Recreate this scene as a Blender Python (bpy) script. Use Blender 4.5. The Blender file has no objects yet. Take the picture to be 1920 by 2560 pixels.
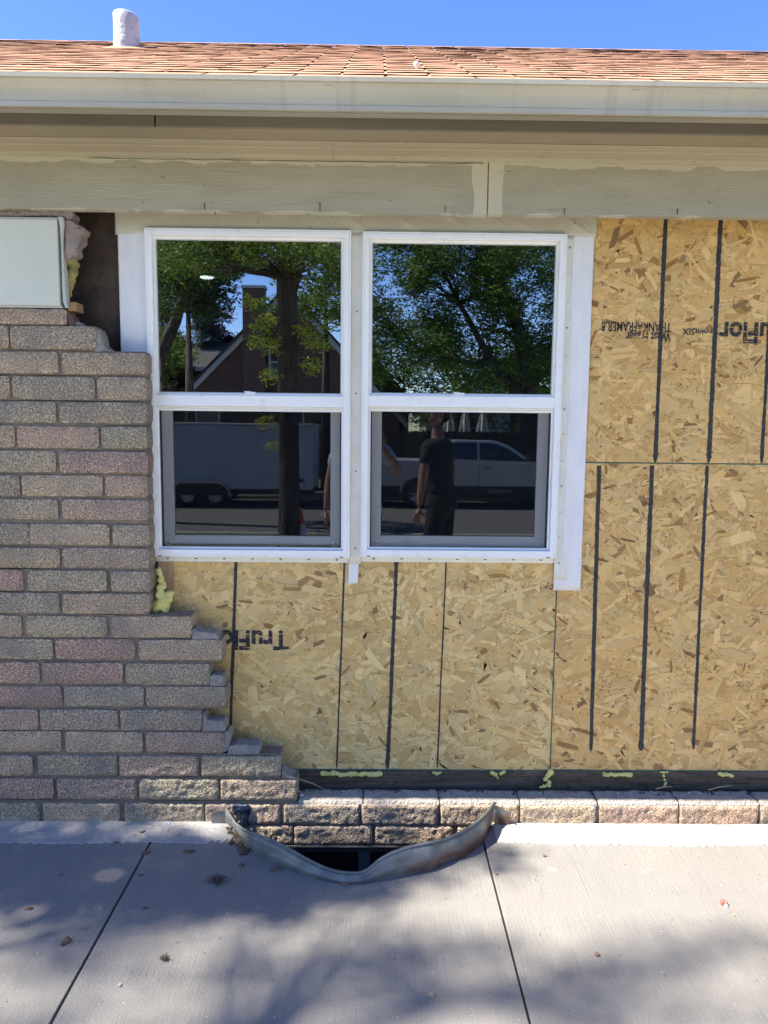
import bpy, bmesh, math, random
import numpy as np
from mathutils import Vector, Matrix, noise
from mathutils.geometry import tessellate_polygon
R = math.radians
S = bpy.context.scene
COL = S.collection

# ------------------------------------------------------------------ camera
CAMP = Vector((0, -2.81, 1.50)); FPX = 1849.0
yaw, pit, rol = R(.6), R(-6.3), R(.58)
FW = Vector((math.sin(yaw)*math.cos(pit), math.cos(yaw)*math.cos(pit), math.sin(pit)))
r0 = Vector((math.cos(yaw), -math.sin(yaw), 0)); u0 = r0.cross(FW)
RT = r0*math.cos(rol) + u0*math.sin(rol); UP = -r0*math.sin(rol) + u0*math.cos(rol)
cam = bpy.data.objects.new('camera', bpy.data.cameras.new('camera')); COL.objects.link(cam)
m3 = Matrix((RT, UP, -FW)).transposed()
cam.matrix_world = Matrix.Translation(CAMP) @ m3.to_4x4()
cam.data.sensor_fit = 'VERTICAL'; cam.data.sensor_height = 36; cam.data.lens = FPX/2560*36
cam.data.clip_start = .02; cam.data.clip_end = 3000
S.camera = cam

def ray(x, y): return FW + RT*((x-960)/FPX) + UP*((1280-y)/FPX)
def W(x, y, Y):                      # photo measurement -> point on the plane y = Y
    d = ray(x, y); return CAMP + d*((Y-CAMP.y)/d.y)
def G(x, y, z=0.):                   # photo measurement -> point on the plane z = z
    d = ray(x, y); return CAMP + d*((z-CAMP.z)/d.z)
def V(x, y, Y):                      # a thing seen mirrored in the panes: its place in the real yard
    p = W(x, y, Y); return Vector((p.x, -.04-Y, p.z))

# ------------------------------------------------------------------ world, sun, exposure
SUN_AZ, SUN_EL = R(15), R(55)        # azimuth off the wall plane, elevation
tosun = Vector((-math.cos(SUN_EL)*math.cos(SUN_AZ), -math.cos(SUN_EL)*math.sin(SUN_AZ), math.sin(SUN_EL)))
wd = bpy.data.worlds.new('World'); S.world = wd; wd.use_nodes = True
nt = wd.node_tree; bg = nt.nodes['Background']
sky = nt.nodes.new('ShaderNodeTexSky'); sky.sky_type = 'NISHITA'; sky.sun_disc = False
sky.sun_elevation = SUN_EL; sky.sun_rotation = math.atan2(tosun.x, tosun.y)
sky.altitude = 300; sky.air_density = .9; sky.dust_density = 0; sky.ozone_density = 3
hs = nt.nodes.new('ShaderNodeHueSaturation'); hs.inputs['Saturation'].default_value = 1.2; hs.inputs['Hue'].default_value = .515
nt.links.new(sky.outputs[0], hs.inputs['Color']); nt.links.new(hs.outputs[0], bg.inputs[0]); bg.inputs[1].default_value = .095
sl = bpy.data.lights.new('sun', 'SUN'); sl.energy = 4.2; sl.angle = R(.53); sl.color = (1, .95, .86)
so = bpy.data.objects.new('sun', sl); COL.objects.link(so)
so.rotation_euler = (-tosun).to_track_quat('-Z', 'Y').to_euler()
S.view_settings.view_transform = 'Standard'; S.view_settings.look = 'None'
S.view_settings.exposure = 1.85; S.view_settings.gamma = 1
S.render.engine = 'CYCLES'

# ------------------------------------------------------------------ object helpers
def tag(o, label=None, cat=None, group=None, kind=None):
    if label: o['label'] = label
    if cat: o['category'] = cat
    if group: o['group'] = group
    if kind: o['kind'] = kind
    return o
def thing(name, label, cat, loc=(0, 0, 0), group=None):
    o = bpy.data.objects.new(name, None); COL.objects.link(o); o.location = loc; o.empty_display_size = .1
    return tag(o, label, cat, group)
def link(name, me, m=None, parent=None, smooth=False):
    if m is not None:
        me.materials.clear(); me.materials.append(m)
    if smooth: me.polygons.foreach_set('use_smooth', [True]*len(me.polygons))
    o = bpy.data.objects.new(name, me); COL.objects.link(o)
    if parent:
        o.parent = parent; o.location = -Vector(parent_origin(parent))
    return o
def parent_origin(p):
    v = Vector(p.location); q = p.parent
    while q: v += Vector(q.location); q = q.parent
    return v
class MB:
    def __init__(s): s.v = []; s.f = []; s.c = []; s.uv = []
    def add(s, vs, fs, col=None):
        n = len(s.v); s.v += [tuple(p) for p in vs]; s.f += [[i+n for i in f] for f in fs]
        if col: s.c += [col]*len(fs)
        return s
    def box(s, x0, x1, y0, y1, z0, z1, col=None):
        v = [(x, y, z) for x in (x0, x1) for y in (y0, y1) for z in (z0, z1)]
        return s.add(v, [(0,1,3,2),(4,6,7,5),(0,4,5,1),(2,3,7,6),(0,2,6,4),(1,5,7,3)], col)
    def tube(s, pts, rs, n=8, cap=True, col=None):
        pts = [Vector(p) for p in pts]; rings = []
        if not isinstance(rs, (list, tuple)): rs = [rs]*len(pts)
        up = Vector((0, 0, 1)); vs = []
        for i, p in enumerate(pts):
            t = (pts[min(i+1, len(pts)-1)] - pts[max(i-1, 0)]).normalized()
            a = t.cross(up)
            if a.length < .1: a = t.cross(Vector((1, 0, 0)))
            a.normalize(); b = t.cross(a)
            for k in range(n):
                an = 2*math.pi*k/n; vs.append(p + (a*math.cos(an) + b*math.sin(an))*rs[i])
        fs = [(i*n+k, i*n+(k+1) % n, (i+1)*n+(k+1) % n, (i+1)*n+k) for i in range(len(pts)-1) for k in range(n)]
        if cap: fs += [list(range(n))[::-1], list(range((len(pts)-1)*n, len(pts)*n))]
        return s.add(vs, fs, col)
    def prism(s, poly, a0, a1, ax='y', col=None):        # poly of 2-D points extruded along an axis
        n = len(poly)
        def P(p, a): return {'y': (p[0], a, p[1]), 'x': (a, p[0], p[1]), 'z': (p[0], p[1], a)}[ax]
        vs = [P(p, a0) for p in poly] + [P(p, a1) for p in poly]
        fs = [(i, (i+1) % n, n+(i+1) % n, n+i) for i in range(n)]
        if n <= 4: fs += [list(range(n))[::-1], list(range(n, 2*n))]
        else:
            tr = tessellate_polygon([[Vector((p[0], p[1], 0)) for p in poly]])
            fs += [tuple(t) for t in tr] + [tuple(i+n for i in t) for t in tr]
        return s.add(vs, fs, col)
    def mesh(s, name='mesh', fixn=True):
        me = bpy.data.meshes.new(name); me.from_pydata(s.v, [], s.f); me.update()
        if s.c:
            ca = me.color_attributes.new('Col', 'FLOAT_COLOR', 'CORNER'); d = []
            for p, c in zip(me.polygons, s.c): d += (list(c)+[1])*p.loop_total
            ca.data.foreach_set('color', d)
        if fixn:
            b = bmesh.new(); b.from_mesh(me); bmesh.ops.recalc_face_normals(b, faces=b.faces); b.to_mesh(me); b.free()
        return me
    def obj(s, name, m, parent=None, bevel=0, smooth=False, seg=2):
        o = link(name, s.mesh(name), m, parent, smooth or bevel > 0)
        if bevel:
            md = o.modifiers.new('bevel', 'BEVEL'); md.width = bevel; md.segments = seg; md.limit_method = 'ANGLE'; md.harden_normals = True
        return o

# ------------------------------------------------------------------ material helpers
class M:
    def __init__(s, name, base=(.5, .5, .5), rough=.8, metal=0, spec=.5):
        s.m = bpy.data.materials.new(name); s.m.use_nodes = True; s.t = s.m.node_tree
        s.b = s.t.nodes['Principled BSDF']
        s.b.inputs['Base Color'].default_value = (*base, 1); s.b.inputs['Roughness'].default_value = rough
        s.b.inputs['Metallic'].default_value = metal; s.b.inputs['Specular IOR Level'].default_value = spec
        s.col = None; s.hgt = None
        s.tc = s.t.nodes.new('ShaderNodeTexCoord'); s.base = base
    def n(s, t, **k):
        x = s.t.nodes.new(t)
        for a, b in k.items(): setattr(x, a, b)
        return x
    def l(s, a, b): s.t.links.new(a, b)
    def coord(s, scale=(1, 1, 1), src='Object', rot=(0, 0, 0)):
        mp = s.n('ShaderNodeMapping'); mp.inputs['Scale'].default_value = scale; mp.inputs['Rotation'].default_value = rot
        s.l(s.tc.outputs[src], mp.inputs[0]); return mp.outputs[0]
    def noise(s, scale, detail=4, stretch=(1, 1, 1), lo=.35, hi=.65, rough=.55, src='Object', rot=(0, 0, 0)):
        x = s.n('ShaderNodeTexNoise'); x.inputs['Scale'].default_value = scale; x.inputs['Detail'].default_value = detail
        x.inputs['Roughness'].default_value = rough; s.l(s.coord(stretch, src, rot), x.inputs['Vector'])
        return s.ramp(x.outputs[0], lo, hi)
    def voro(s, scale, lo=0, hi=1, stretch=(1, 1, 1), out='Distance', src='Object'):
        x = s.n('ShaderNodeTexVoronoi'); x.inputs['Scale'].default_value = scale; s.l(s.coord(stretch, src), x.inputs['Vector'])
        if out == 'Color':
            return x.outputs['Color']
        return s.ramp(x.outputs[out], lo, hi)
    def ramp(s, f, lo, hi):
        r = s.n('ShaderNodeMapRange'); r.inputs[1].default_value = lo; r.inputs[2].default_value = hi
        s.l(f, r.inputs[0]); return r.outputs[0]
    def math(s, op, a, b=0.):
        x = s.n('ShaderNodeMath', operation=op)
        for i, q in enumerate((a, b)):
            if isinstance(q, (int, float)): x.inputs[i].default_value = q
            else: s.l(q, x.inputs[i])
        return x.outputs[0]
    def xyz(s, ax, src='Object'):
        x = s.n('ShaderNodeSeparateXYZ'); s.l(s.tc.outputs[src], x.inputs[0]); return x.outputs[ax]
    def mixc(s, fac, c2, c1=None, mode='MIX', amt=1.):
        x = s.n('ShaderNodeMix', data_type='RGBA', blend_type=mode)
        if amt != 1: fac = s.math('MULTIPLY', fac, amt)
        if isinstance(fac, (int, float)): x.inputs[0].default_value = fac
        else: s.l(fac, x.inputs[0])
        c1 = c1 if c1 is not None else (s.col if s.col is not None else s.base)
        for i, c in ((6, c1), (7, c2)):
            if isinstance(c, (tuple, list)): x.inputs[i].default_value = (*c, 1)
            else: s.l(c, x.inputs[i])
        s.col = x.outputs[2]; s.l(s.col, s.b.inputs['Base Color']); return s
    def bump(s, h, dist=.002, strength=1.):
        b = s.n('ShaderNodeBump'); b.inputs['Distance'].default_value = dist; b.inputs['Strength'].default_value = strength
        s.l(h, b.inputs['Height'])
        if s.hgt: s.l(s.hgt, b.inputs['Normal'])
        s.hgt = b.outputs[0]; s.l(s.hgt, s.b.inputs['Normal']); return s
    def objrand(s, c2, amt=1.):
        oi = s.n('ShaderNodeObjectInfo'); return s.mixc(oi.outputs['Random'], c2, amt=amt)
    def rgh(s, f, lo, hi):
        r = s.n('ShaderNodeMapRange'); r.inputs[3].default_value = lo; r.inputs[4].default_value = hi
        s.l(f, r.inputs[0]); s.l(r.outputs[0], s.b.inputs['Roughness']); return s
    def attr(s):
        a = s.n('ShaderNodeAttribute', attribute_name='Col'); s.col = a.outputs['Color']
        s.l(s.col, s.b.inputs['Base Color']); return s

# brick: aggregate faced, each object with its own body colour (custom 'tint' through object colour)
mb_ = M('brick_aggregate', rough=.95, spec=.2)
oi = mb_.n('ShaderNodeObjectInfo'); mb_.col = oi.outputs['Color']
mb_.mixc(mb_.noise(150, 4, lo=.48, hi=.575), (.68, .56, .41), amt=.68)
mb_.mixc(mb_.noise(175, 4, lo=.50, hi=.59), (.06, .047, .04), amt=.6)
mb_.mixc(mb_.voro(120, .22, .10), (.62, .58, .52), amt=.5)
mb_.mixc(mb_.noise(7, 3, lo=.42, hi=.72), (.16, .145, .14), amt=.5)
mb_.bump(mb_.noise(150, 3), .0022, .8).bump(mb_.noise(45, 3), .003, .7)
m_brick = mb_.m
m_mortar = M('mortar', (.20, .155, .11), .95).mixc(0, (.2, .2, .2)); m_mortar.mixc(m_mortar.noise(18, 4), (.27, .215, .155)).mixc(m_mortar.noise(4, 3, lo=.4, hi=.7), (.12, .10, .085), amt=.6)
m_mortar.bump(m_mortar.noise(140, 3), .0015).bump(m_mortar.noise(25, 3), .003); m_mortar = m_mortar.m
x = M('mortar_broken', (.47, .42, .35), .95); x.mixc(x.noise(30, 4), (.36, .32, .265)).mixc(x.noise(120, 2, lo=.55, hi=.7), (.57, .53, .46), amt=.6)
x.bump(x.noise(90, 4), .004); m_mlump = x.m
x = M('parge', (.36, .28, .235), .95); x.mixc(x.noise(14, 4), (.27, .205, .17)).mixc(x.noise(60, 3, lo=.6, hi=.7), (.14, .1, .08), amt=.7)
x.bump(x.noise(60, 4), .004); m_parge = x.m
# painted timber of the eaves
def paint(name, a, b, grain=(3, 60, 60), amt=1., gb=.0006):
    x = M(name, a, .55, spec=.35); x.mixc(x.noise(1.6, 4, (1, 2, 3), .35, .7), b, amt=amt)
    x.mixc(x.noise(9, 5, (.5, 6, 6), .6, .75), tuple(q*.62 for q in a), amt=.5)
    x.mixc(x.noise(30, 2, (1, 3, 3), .72, .76), (.10, .085, .06), amt=.7)
    x.bump(x.noise(9, 4, grain), gb, .6).bump(x.noise(3, 3), .002, .5); return x
m_frieze = paint('frieze_paint', (.43, .395, .29), (.355, .32, .225), (1.5, 40, 40), gb=.0009)
z_ = m_frieze.xyz(2); xx = m_frieze.xyz(0)
nz = m_frieze.noise(7, 5, (1, 1, 2.2), 0, 1)
top = m_frieze.math('GREATER_THAN', m_frieze.math('ADD', z_, m_frieze.math('MULTIPLY', nz, .075)), 2.424+.0375-.013)
m_frieze.mixc(m_frieze.noise(2.2, 5, (1, 2, 4), .48, .62), (.34, .30, .22), amt=.45)
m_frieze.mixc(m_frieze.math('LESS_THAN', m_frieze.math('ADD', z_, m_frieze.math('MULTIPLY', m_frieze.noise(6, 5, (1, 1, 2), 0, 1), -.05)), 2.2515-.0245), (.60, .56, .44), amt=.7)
m_frieze.mixc(top, (.58, .53, .39), amt=.8)
dj = m_frieze.math('ABSOLUTE', m_frieze.math('SUBTRACT', xx, .378))
nj = m_frieze.noise(5, 5, (1, 1, 1), 0, 1)
jn = m_frieze.math('LESS_THAN', m_frieze.math('ADD', dj, m_frieze.math('MULTIPLY', nj, .04)), .072)
m_frieze.mixc(jn, (.60, .55, .41), amt=.85)
m_frieze = m_frieze.m
m_mould = paint('moulding_paint', (.46, .395, .27), (.38, .325, .215)).m
m_soffit = paint('soffit_paint', (.37, .30, .195), (.30, .245, .16)).m
m_soffit_shade = paint('soffit_shaded_paint', (.25, .215, .155), (.19, .165, .12)).m  # darker soffit paint for the inner fascia, its shade put into the colour
m_fascia = paint('fascia_paint', (.36, .33, .25), (.30, .28, .21)).m
x = M('gutter_enamel', (.50, .455, .345), .38, spec=.5); x.mixc(x.noise(2.5, 4, (1, 1, 4)), (.43, .39, .295)); x.mixc(x.noise(60, 3, (1, 1, 3), .66, .74), (.25, .22, .17), amt=.5)
x.mixc(x.noise(1.2, 5, (14, 1, 1), .58, .8), (.27, .235, .17), amt=.5)
x.bump(x.noise(3, 3), .002, .3); m_gutter = x.m
x = M('white_vinyl', (.90, .88, .83), .32); x.mixc(x.noise(20, 4, lo=.58, hi=.8), (.58, .54, .46), amt=.45); x.mixc(x.noise(3, 4, lo=.5, hi=.8), (.74, .72, .66), amt=.5); m_vinyl = x.m
x = M('white_flange', (.84, .81, .72), .45); x.mixc(x.noise(15, 4), (.76, .73, .63)); m_flange = x.m
m_black = M('black_gasket', (.012, .012, .014), .5).m
x = M('painted_panel', (.68, .67, .53), .42); x.mixc(x.noise(3, 4), (.62, .62, .49)); x.mixc(x.noise(40, 3, lo=.7, hi=.78), (.3, .3, .27), amt=.5); x.bump(x.noise(8, 3), .0015, .5); m_panel = x.m
m_caulk = M('grey_caulk', (.52, .51, .44), .6).m
# flashing tapes
x = M('flashing_tape', (.84, .81, .77), .42); x.mixc(x.noise(6, 4, (3, 3, 1)), (.76, .74, .71)); x.mixc(x.noise(50, 2, lo=.7, hi=.8), (.5, .48, .44), amt=.4)
x.bump(x.noise(5, 4, (4, 4, 1)), .004, .5); m_tape = x.m
x = M('flashing_over_flange', (.74, .70, .57), .5); x.mixc(x.noise(9, 4, (3, 3, 1)), (.80, .77, .66)); x.bump(x.noise(12, 4), .002, .6); m_tape2 = x.m
x = M('flashing_membrane', (.54, .49, .37), .5); x.mixc(x.noise(5, 4), (.62, .57, .44)); x.mixc(x.noise(40, 3, lo=.66, hi=.72), (.2, .17, .12), amt=.5); x.bump(x.noise(10, 4), .003, .7); m_membrane = x.m
# OSB
def osb_mat(name, tint):
    x = M(name, rough=.72, spec=.25); x.attr()
    x.mixc(1., tint, mode='MULTIPLY')
    g = x.noise(30, 4, (.5, 9, 1), .38, .62, src='UV')
    x.mixc(g, (.45, .29, .12), amt=.15); x.mixc(x.noise(2.2, 4, lo=.4, hi=.75), (.5, .32, .15), amt=.10)
    x.bump(g, .0006, .7).bump(x.noise(160, 2), .0006, .5); return x.m
m_osb_o = osb_mat('osb_golden', (1.08, .90, .62)); m_osb_y = osb_mat('osb_pale', (1.06, .965, .72))
x = M('marker_ink', (.022, .022, .02), .75); x.mixc(x.noise(50, 3), (.05, .05, .045)); m_ink = x.m
x = M('stencil_ink', (.03, .03, .035), .8)                     # print with dropped horizontal rows
t_ = x.n('ShaderNodeBsdfTransparent'); mx = x.n('ShaderNodeMixShader')
f1 = x.noise(90, 2, (.12, 1, 1.6), .60, .62); f2 = x.noise(160, 3, lo=.60, hi=.63); f_ = x.math('MAXIMUM', f1, f2)
x.l(f_, mx.inputs[0]); x.l(x.b.outputs[0], mx.inputs[1]); x.l(t_.outputs[0], mx.inputs[2])
x.l(mx.outputs[0], x.t.nodes['Material Output'].inputs[0]); m_print = x.m
m_teal = M('edge_sealer', (.02, .16, .13), .5).m
x = M('old_tar_board', (.035, .023, .017), .85); x.mixc(x.noise(7, 5), (.075, .048, .03)); x.mixc(x.noise(5, 4, (1, 1, 2), .55, .75), (.11, .085, .05), amt=.6); x.bump(x.noise(12, 4), .008); m_tar = x.m
x = M('old_timber', (.075, .052, .036), .9); x.mixc(x.noise(7, 4, (1, 12, 12)), (.15, .11, .075)); x.mixc(x.noise(25, 4, lo=.55, hi=.7), (.03, .022, .018), amt=.7); x.bump(x.noise(7, 4, (1, 14, 14)), .003); m_timber = x.m
x = M('new_timber', (.50, .34, .17), .7); x.mixc(x.noise(10, 3, (12, 12, 1)), (.40, .25, .12)); m_wood = x.m
x = M('spray_foam', (.76, .68, .24), .7); x.mixc(x.noise(25, 4), (.62, .54, .16)); x.bump(x.noise(40, 3), .003); x.b.inputs['Subsurface Weight'].default_value = .15; m_foam = x.m
x = M('old_insulation', (.42, .36, .12), .95); x.mixc(x.noise(20, 4), (.2, .16, .06)); x.bump(x.noise(50, 4), .005); m_insul = x.m
# concrete
x = M('concrete', (.265, .24, .20), .9, spec=.3)
x.mixc(x.noise(1.7, 5), (.22, .205, .185)).mixc(x.noise(260, 2), (.32, .30, .27), amt=.55).mixc(x.noise(70, 4, lo=.6, hi=.72), (.17, .165, .16), amt=.45)
br = x.noise(1, 4, (330, 5, 1), .3, .7); x.mixc(br, (.15, .145, .14), amt=.28); x.mixc(x.noise(1.1, 5, lo=.5, hi=.72), (.17, .155, .14), amt=.35)
x.mixc(x.noise(1, 3, (75, 1.3, 1), .66, .72), (.13, .125, .12), amt=.4)
x.mixc(x.noise(9, 5, (1, 1, 1), .66, .73), (.36, .34, .32), amt=.4)
yy = x.math('ADD', x.xyz(1), x.math('MULTIPLY', x.noise(1, 3, (90, 3, 1), 0, 1), .028))
x.bump(br, .0012, .8).bump(x.noise(120, 3), .001, .6).bump(x.noise(4, 3), .003, .3); m_conc = x.m
x = M('pale_bounce_concrete', (.58, .54, .46), .9); x.mixc(x.noise(3, 4), (.52, .48, .41)); m_conc_bounce = x.m  # unseen rear slabs made extra pale to bounce light onto the wall
x = M('pale_skim', (.45, .425, .385), .92); x.mixc(x.noise(9, 5), (.37, .345, .31)).mixc(x.noise(45, 4, lo=.60, hi=.68), (.2, .17, .13), amt=.6).mixc(x.noise(1, 4, (300, 6, 1), .3, .7), (.30, .28, .25), amt=.4); x.bump(x.noise(60, 4), .0015); m_skim = x.m
m_joint = M('joint_filler', (.02, .02, .02), .95).m
# galvanised steel
x = M('galvanised_steel', (.225, .22, .195), .6, metal=.3); x.mixc(x.noise(14, 5), (.125, .125, .115)).mixc(x.noise(5, 5, (1, 1, 2), .5, .75), (.34, .34, .32), amt=.6)
xr = x.ramp(x.xyz(0), .06, .22); zr = x.ramp(x.xyz(2), .06, .03); nr = x.noise(18, 5, lo=.25, hi=.45)
x.mixc(x.math('MULTIPLY', x.math('MULTIPLY', xr, zr), nr), (.12, .05, .03), amt=.9)
x.rgh(x.noise(20, 4), .42, .68).bump(x.noise(14, 4), .003, .5); m_galv = x.m
x = M('blue_membrane', (.012, .022, .045), .4); x.bump(x.noise(40, 3), .003); m_blue = x.m
x = M('soil', (.07, .05, .03), 1); x.mixc(x.noise(40, 4), (.2, .16, .1)); x.bump(x.noise(60, 4), .01); m_soil = x.m
# shingles
x = M('asphalt_shingle', (.56, .285, .17), .95, spec=.2); x.objrand((.50, .245, .14), .6)
x.mixc(x.noise(170, 2, lo=.42, hi=.58), (.64, .38, .235), amt=.6).mixc(x.noise(230, 2, lo=.58, hi=.66), (.20, .11, .085), amt=.4).mixc(x.noise(3, 4, lo=.45, hi=.75), (.55, .28, .18), amt=.4)
x.bump(x.noise(200, 2), .002); m_shingle = x.m
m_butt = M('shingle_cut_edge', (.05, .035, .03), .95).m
x = M('roof_underlay', (.03, .025, .025), .95); m_under = x.m
x = M('lead_pipe_jacket', (.50, .50, .52), .55, metal=.15); x.mixc(x.noise(12, 4), (.38, .38, .41)); x.mixc(x.noise(30, 3, lo=.62, hi=.7), (.2, .19, .2), amt=.6); x.bump(x.noise(9, 3), .01, .6); m_lead = x.m
# glass
def glass_mat(name, refl, tint):
    x = M(name); g = x.n('ShaderNodeBsdfGlossy'); g.inputs['Roughness'].default_value = 0; g.inputs['Color'].default_value = (.93, .96, 1, 1)
    t = x.n('ShaderNodeBsdfTransparent'); t.inputs[0].default_value = (*tint, 1)
    fr = x.n('ShaderNodeFresnel'); fr.inputs[0].default_value = 1.45
    f = x.math('MINIMUM', x.math('ADD', fr.outputs[0], refl), .95)
    mx = x.n('ShaderNodeMixShader'); x.l(f, mx.inputs[0]); x.l(t.outputs[0], mx.inputs[1]); x.l(g.outputs[0], mx.inputs[2])
    # slight waviness of the pane
    b = x.n('ShaderNodeBump'); b.inputs['Distance'].default_value = .0006; b.inputs['Strength'].default_value = .12
    x.l(x.noise(2.3, 2, lo=0, hi=1), b.inputs['Height']); x.l(b.outputs[0], g.inputs['Normal'])
    x.l(mx.outputs[0], x.t.nodes['Material Output'].inputs[0]); return x.m
m_glass2 = glass_mat('coated_glass_lower', .30, (.30, .34, .36))
m_glass = glass_mat('coated_glass', .33, (.30, .34, .36))
x = M('insect_screen_mesh', (.010, .011, .013), .9, spec=0); t = x.n('ShaderNodeBsdfTransparent'); mx = x.n('ShaderNodeMixShader'); mx.inputs[0].default_value = .26
x.l(t.outputs[0], mx.inputs[1]); x.l(x.b.outputs[0], mx.inputs[2]); x.l(mx.outputs[0], x.t.nodes['Material Output'].inputs[0]); m_screen = x.m
m_room = M('dim_interior', (.018, .018, .02), .9).m
x = M('lamp_glow', (1, 1, 1)); x.b.inputs['Emission Color'].default_value = (1, .93, .8, 1); x.b.inputs['Emission Strength'].default_value = 5; m_lamp = x.m
m_steel = M('screw_steel', (.35, .34, .3), .4, metal=.7).m

# ------------------------------------------------------------------ ground and setting in front of the house
def yardz(y):                                     # the front yard falls towards the road
    t = min(max((-4.6 - y)/4.5, 0), 1); return -.03 - .42*(t*t*(3-2*t))
x = M('lawn_soil', (.055, .075, .03), 1); x.mixc(x.noise(8, 4), (.09, .10, .045)); m_lawn = x.m
b = MB(); b.box(-500, 500, -22.2-500, -22.2, -.62, -.56); b.box(-500, 500, 6, 500, -.62, -.56)
tag(b.obj('far_ground', m_lawn), kind='structure')
ys = [-4.62 - .4*i for i in range(17)]; b = MB(); ys[-1] = -11.0
vs = []; 
for y in ys: vs += [(-40, y, yardz(y)), (-6.2, y, yardz(y)+.0), (6.2, y, yardz(y)), (40, y, yardz(y))]
fs = [(i*4+k, i*4+k+1, i*4+4+k+1, i*4+4+k) for i in range(len(ys)-1) for k in range(3)]; b.add(vs, fs)
b.box(-40, -6.2, -4.6, 30, -.2, -.03); b.box(6.2, 40, -4.6, 30, -.2, -.03)
tag(b.obj('front_lawn', m_lawn, smooth=False), kind='structure')
x = M('asphalt', (.075, .073, .07), .9); x.mixc(x.noise(3, 4), (.10, .097, .09)); x.mixc(x.noise(200, 2), (.14, .14, .13), amt=.5); m_road = x.m
tag(MB().box(-200, 200, -19.0, -11.2, -.70, -.57).obj('road', m_road), kind='structure')
x = M('kerb_concrete', (.30, .29, .26), .9); x.mixc(x.noise(5, 4), (.22, .21, .19)); m_kerb = x.m
tag(MB().box(-200, 200, -11.2, -11.0, -.7, -.45).obj('near_kerb', m_kerb, bevel=.02), kind='structure')
tag(MB().box(-200, 200, -19.2, -19.0, -.7, -.44).obj('far_kerb', m_kerb, bevel=.02), kind='structure')
tag(MB().box(-200, 200, -20.8, -19.2, -.7, -.45).obj('far_verge', m_lawn), kind='structure')
tag(MB().box(-200, 200, -22.2, -20.8, -.7, -.445).obj('far_pavement', m_kerb), kind='structure')

# window well plan (outline of the hole in the slab)
wg = [(200,225),(240,290),(300,360),(380,410),(450,440),(560,475),(660,500),(760,512),(850,512),(960,492),(1080,470),(1180,450),(1260,410),(1340,385),(1430,320),(1480,235)]
wr = [(165,150),(200,205),(250,245),(330,275),(420,310),(500,355),(570,395),(640,430),(700,452),(770,462),(830,462),(870,445),(920,400),(980,365),(1060,335),(1150,315),(1250,295),(1330,260),(1400,215),(1450,170),(1495,120)]
def c6(p): return (480+p[0]/1.975, 1950+p[1]/1.975)
gpl = [G(*c6(p)) for p in wg]
def interp(a, x):
    for p, q in zip(a, a[1:]):
        if p[0] <= x <= q[0]: return p[1] + (q[1]-p[1])*(x-p[0])/(q[0]-p[0])
    return a[0][1] if x < a[0][0] else a[-1][1]
# pavement slabs with a recessed joint between them, one of them cut round the window well
pav = tag(thing('pavement', None, None), kind='structure')
JX = [-9.2, -5.8, -3.3, -.812, .404, 2.9, 5.4, 6.2]
for i in range(len(JX)-1):
    a, c = JX[i]+.004, JX[i+1]-.004
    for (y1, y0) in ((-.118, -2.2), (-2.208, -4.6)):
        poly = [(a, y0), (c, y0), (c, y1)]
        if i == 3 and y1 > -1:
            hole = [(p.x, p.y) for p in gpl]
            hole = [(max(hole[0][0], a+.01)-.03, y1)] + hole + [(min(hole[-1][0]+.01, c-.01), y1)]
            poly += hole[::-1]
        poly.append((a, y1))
        b = MB().prism(poly, -.11, 0, 'z'); o = b.obj('concrete_slab', m_conc if y1 > -1 else m_conc_bounce, pav)
        if not (i == 3 and y1 > -1):
            md = o.modifiers.new('bevel', 'BEVEL'); md.width = .003; md.limit_method = 'ANGLE'; md.segments = 2
for jx in JX[1:-1]:
    MB().box(jx-.005, jx+.005, -4.6, -.3 if jx < 0 or jx > 1 else -.31, -.10, -.006).obj('joint_filler', m_joint, pav)

for xa, xb in ((-6.1, -.515), (.455, 6.1)):          # pale skim of old concrete along the wall foot
    n = int((xb-xa)/.006); b = MB(); vs = []
    for i in range(n+1):
        X = xa+(xb-xa)*i/n; e = -.262-.018*noise.noise(Vector((X*3, 0, 0)))-.010*noise.noise(Vector((X*60, 1, 0)))
        if abs(X+.5) < .12: e += .06*(1-abs(X+.5)/.12)*abs(noise.noise(Vector((X*40, 2, 2))))*2
        vs += [(X, -.1185, .004), (X, e, .0035), (X, e-.002, .0003)]
    b.add(vs, [(i*3+k, i*3+3+k, i*3+4+k, i*3+k+1) for i in range(n) for k in range(2)]); b.obj('pale_strip', m_skim, pav)
# ------------------------------------------------------------------ roof
roof = thing('shingled_roof', 'salmon orange asphalt shingle roof rising behind the pale gutter', 'roof', (0, 0, 2.5))
EY, EZ, SL = -.485, 2.496, .527
ud = Vector((0, 1, SL)).normalized(); un = Vector((0, -SL, 1)).normalized()
NC, EX = 26, .14
b = MB(); L = NC*EX+.1; p0 = Vector((0, EY+.04, EZ)) - un*.02
vs = [p0+Vector((-6, 0, 0)), p0+Vector((6, 0, 0)), p0+ud*(L-.1)+Vector((6, 0, 0)), p0+ud*(L-.1)+Vector((-6, 0, 0))]
vs2 = [v - un*.02 for v in vs]
b.add(vs+vs2, [(0,1,2,3),(7,6,5,4),(0,4,5,1),(1,5,6,2),(2,6,7,3),(3,7,4,0)])
RY = (p0+ud*(L-.1)).y; RZ = (p0+ud*(L-.1)).z
b.add([(-6, RY, RZ-.002), (6, RY, RZ-.002), (6, RY+4, RZ-2.1), (-6, RY+4, RZ-2.1)], [(0,1,2,3)])
b.obj('roof_deck', m_under, roof)
rnd = random.Random(4)
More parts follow.
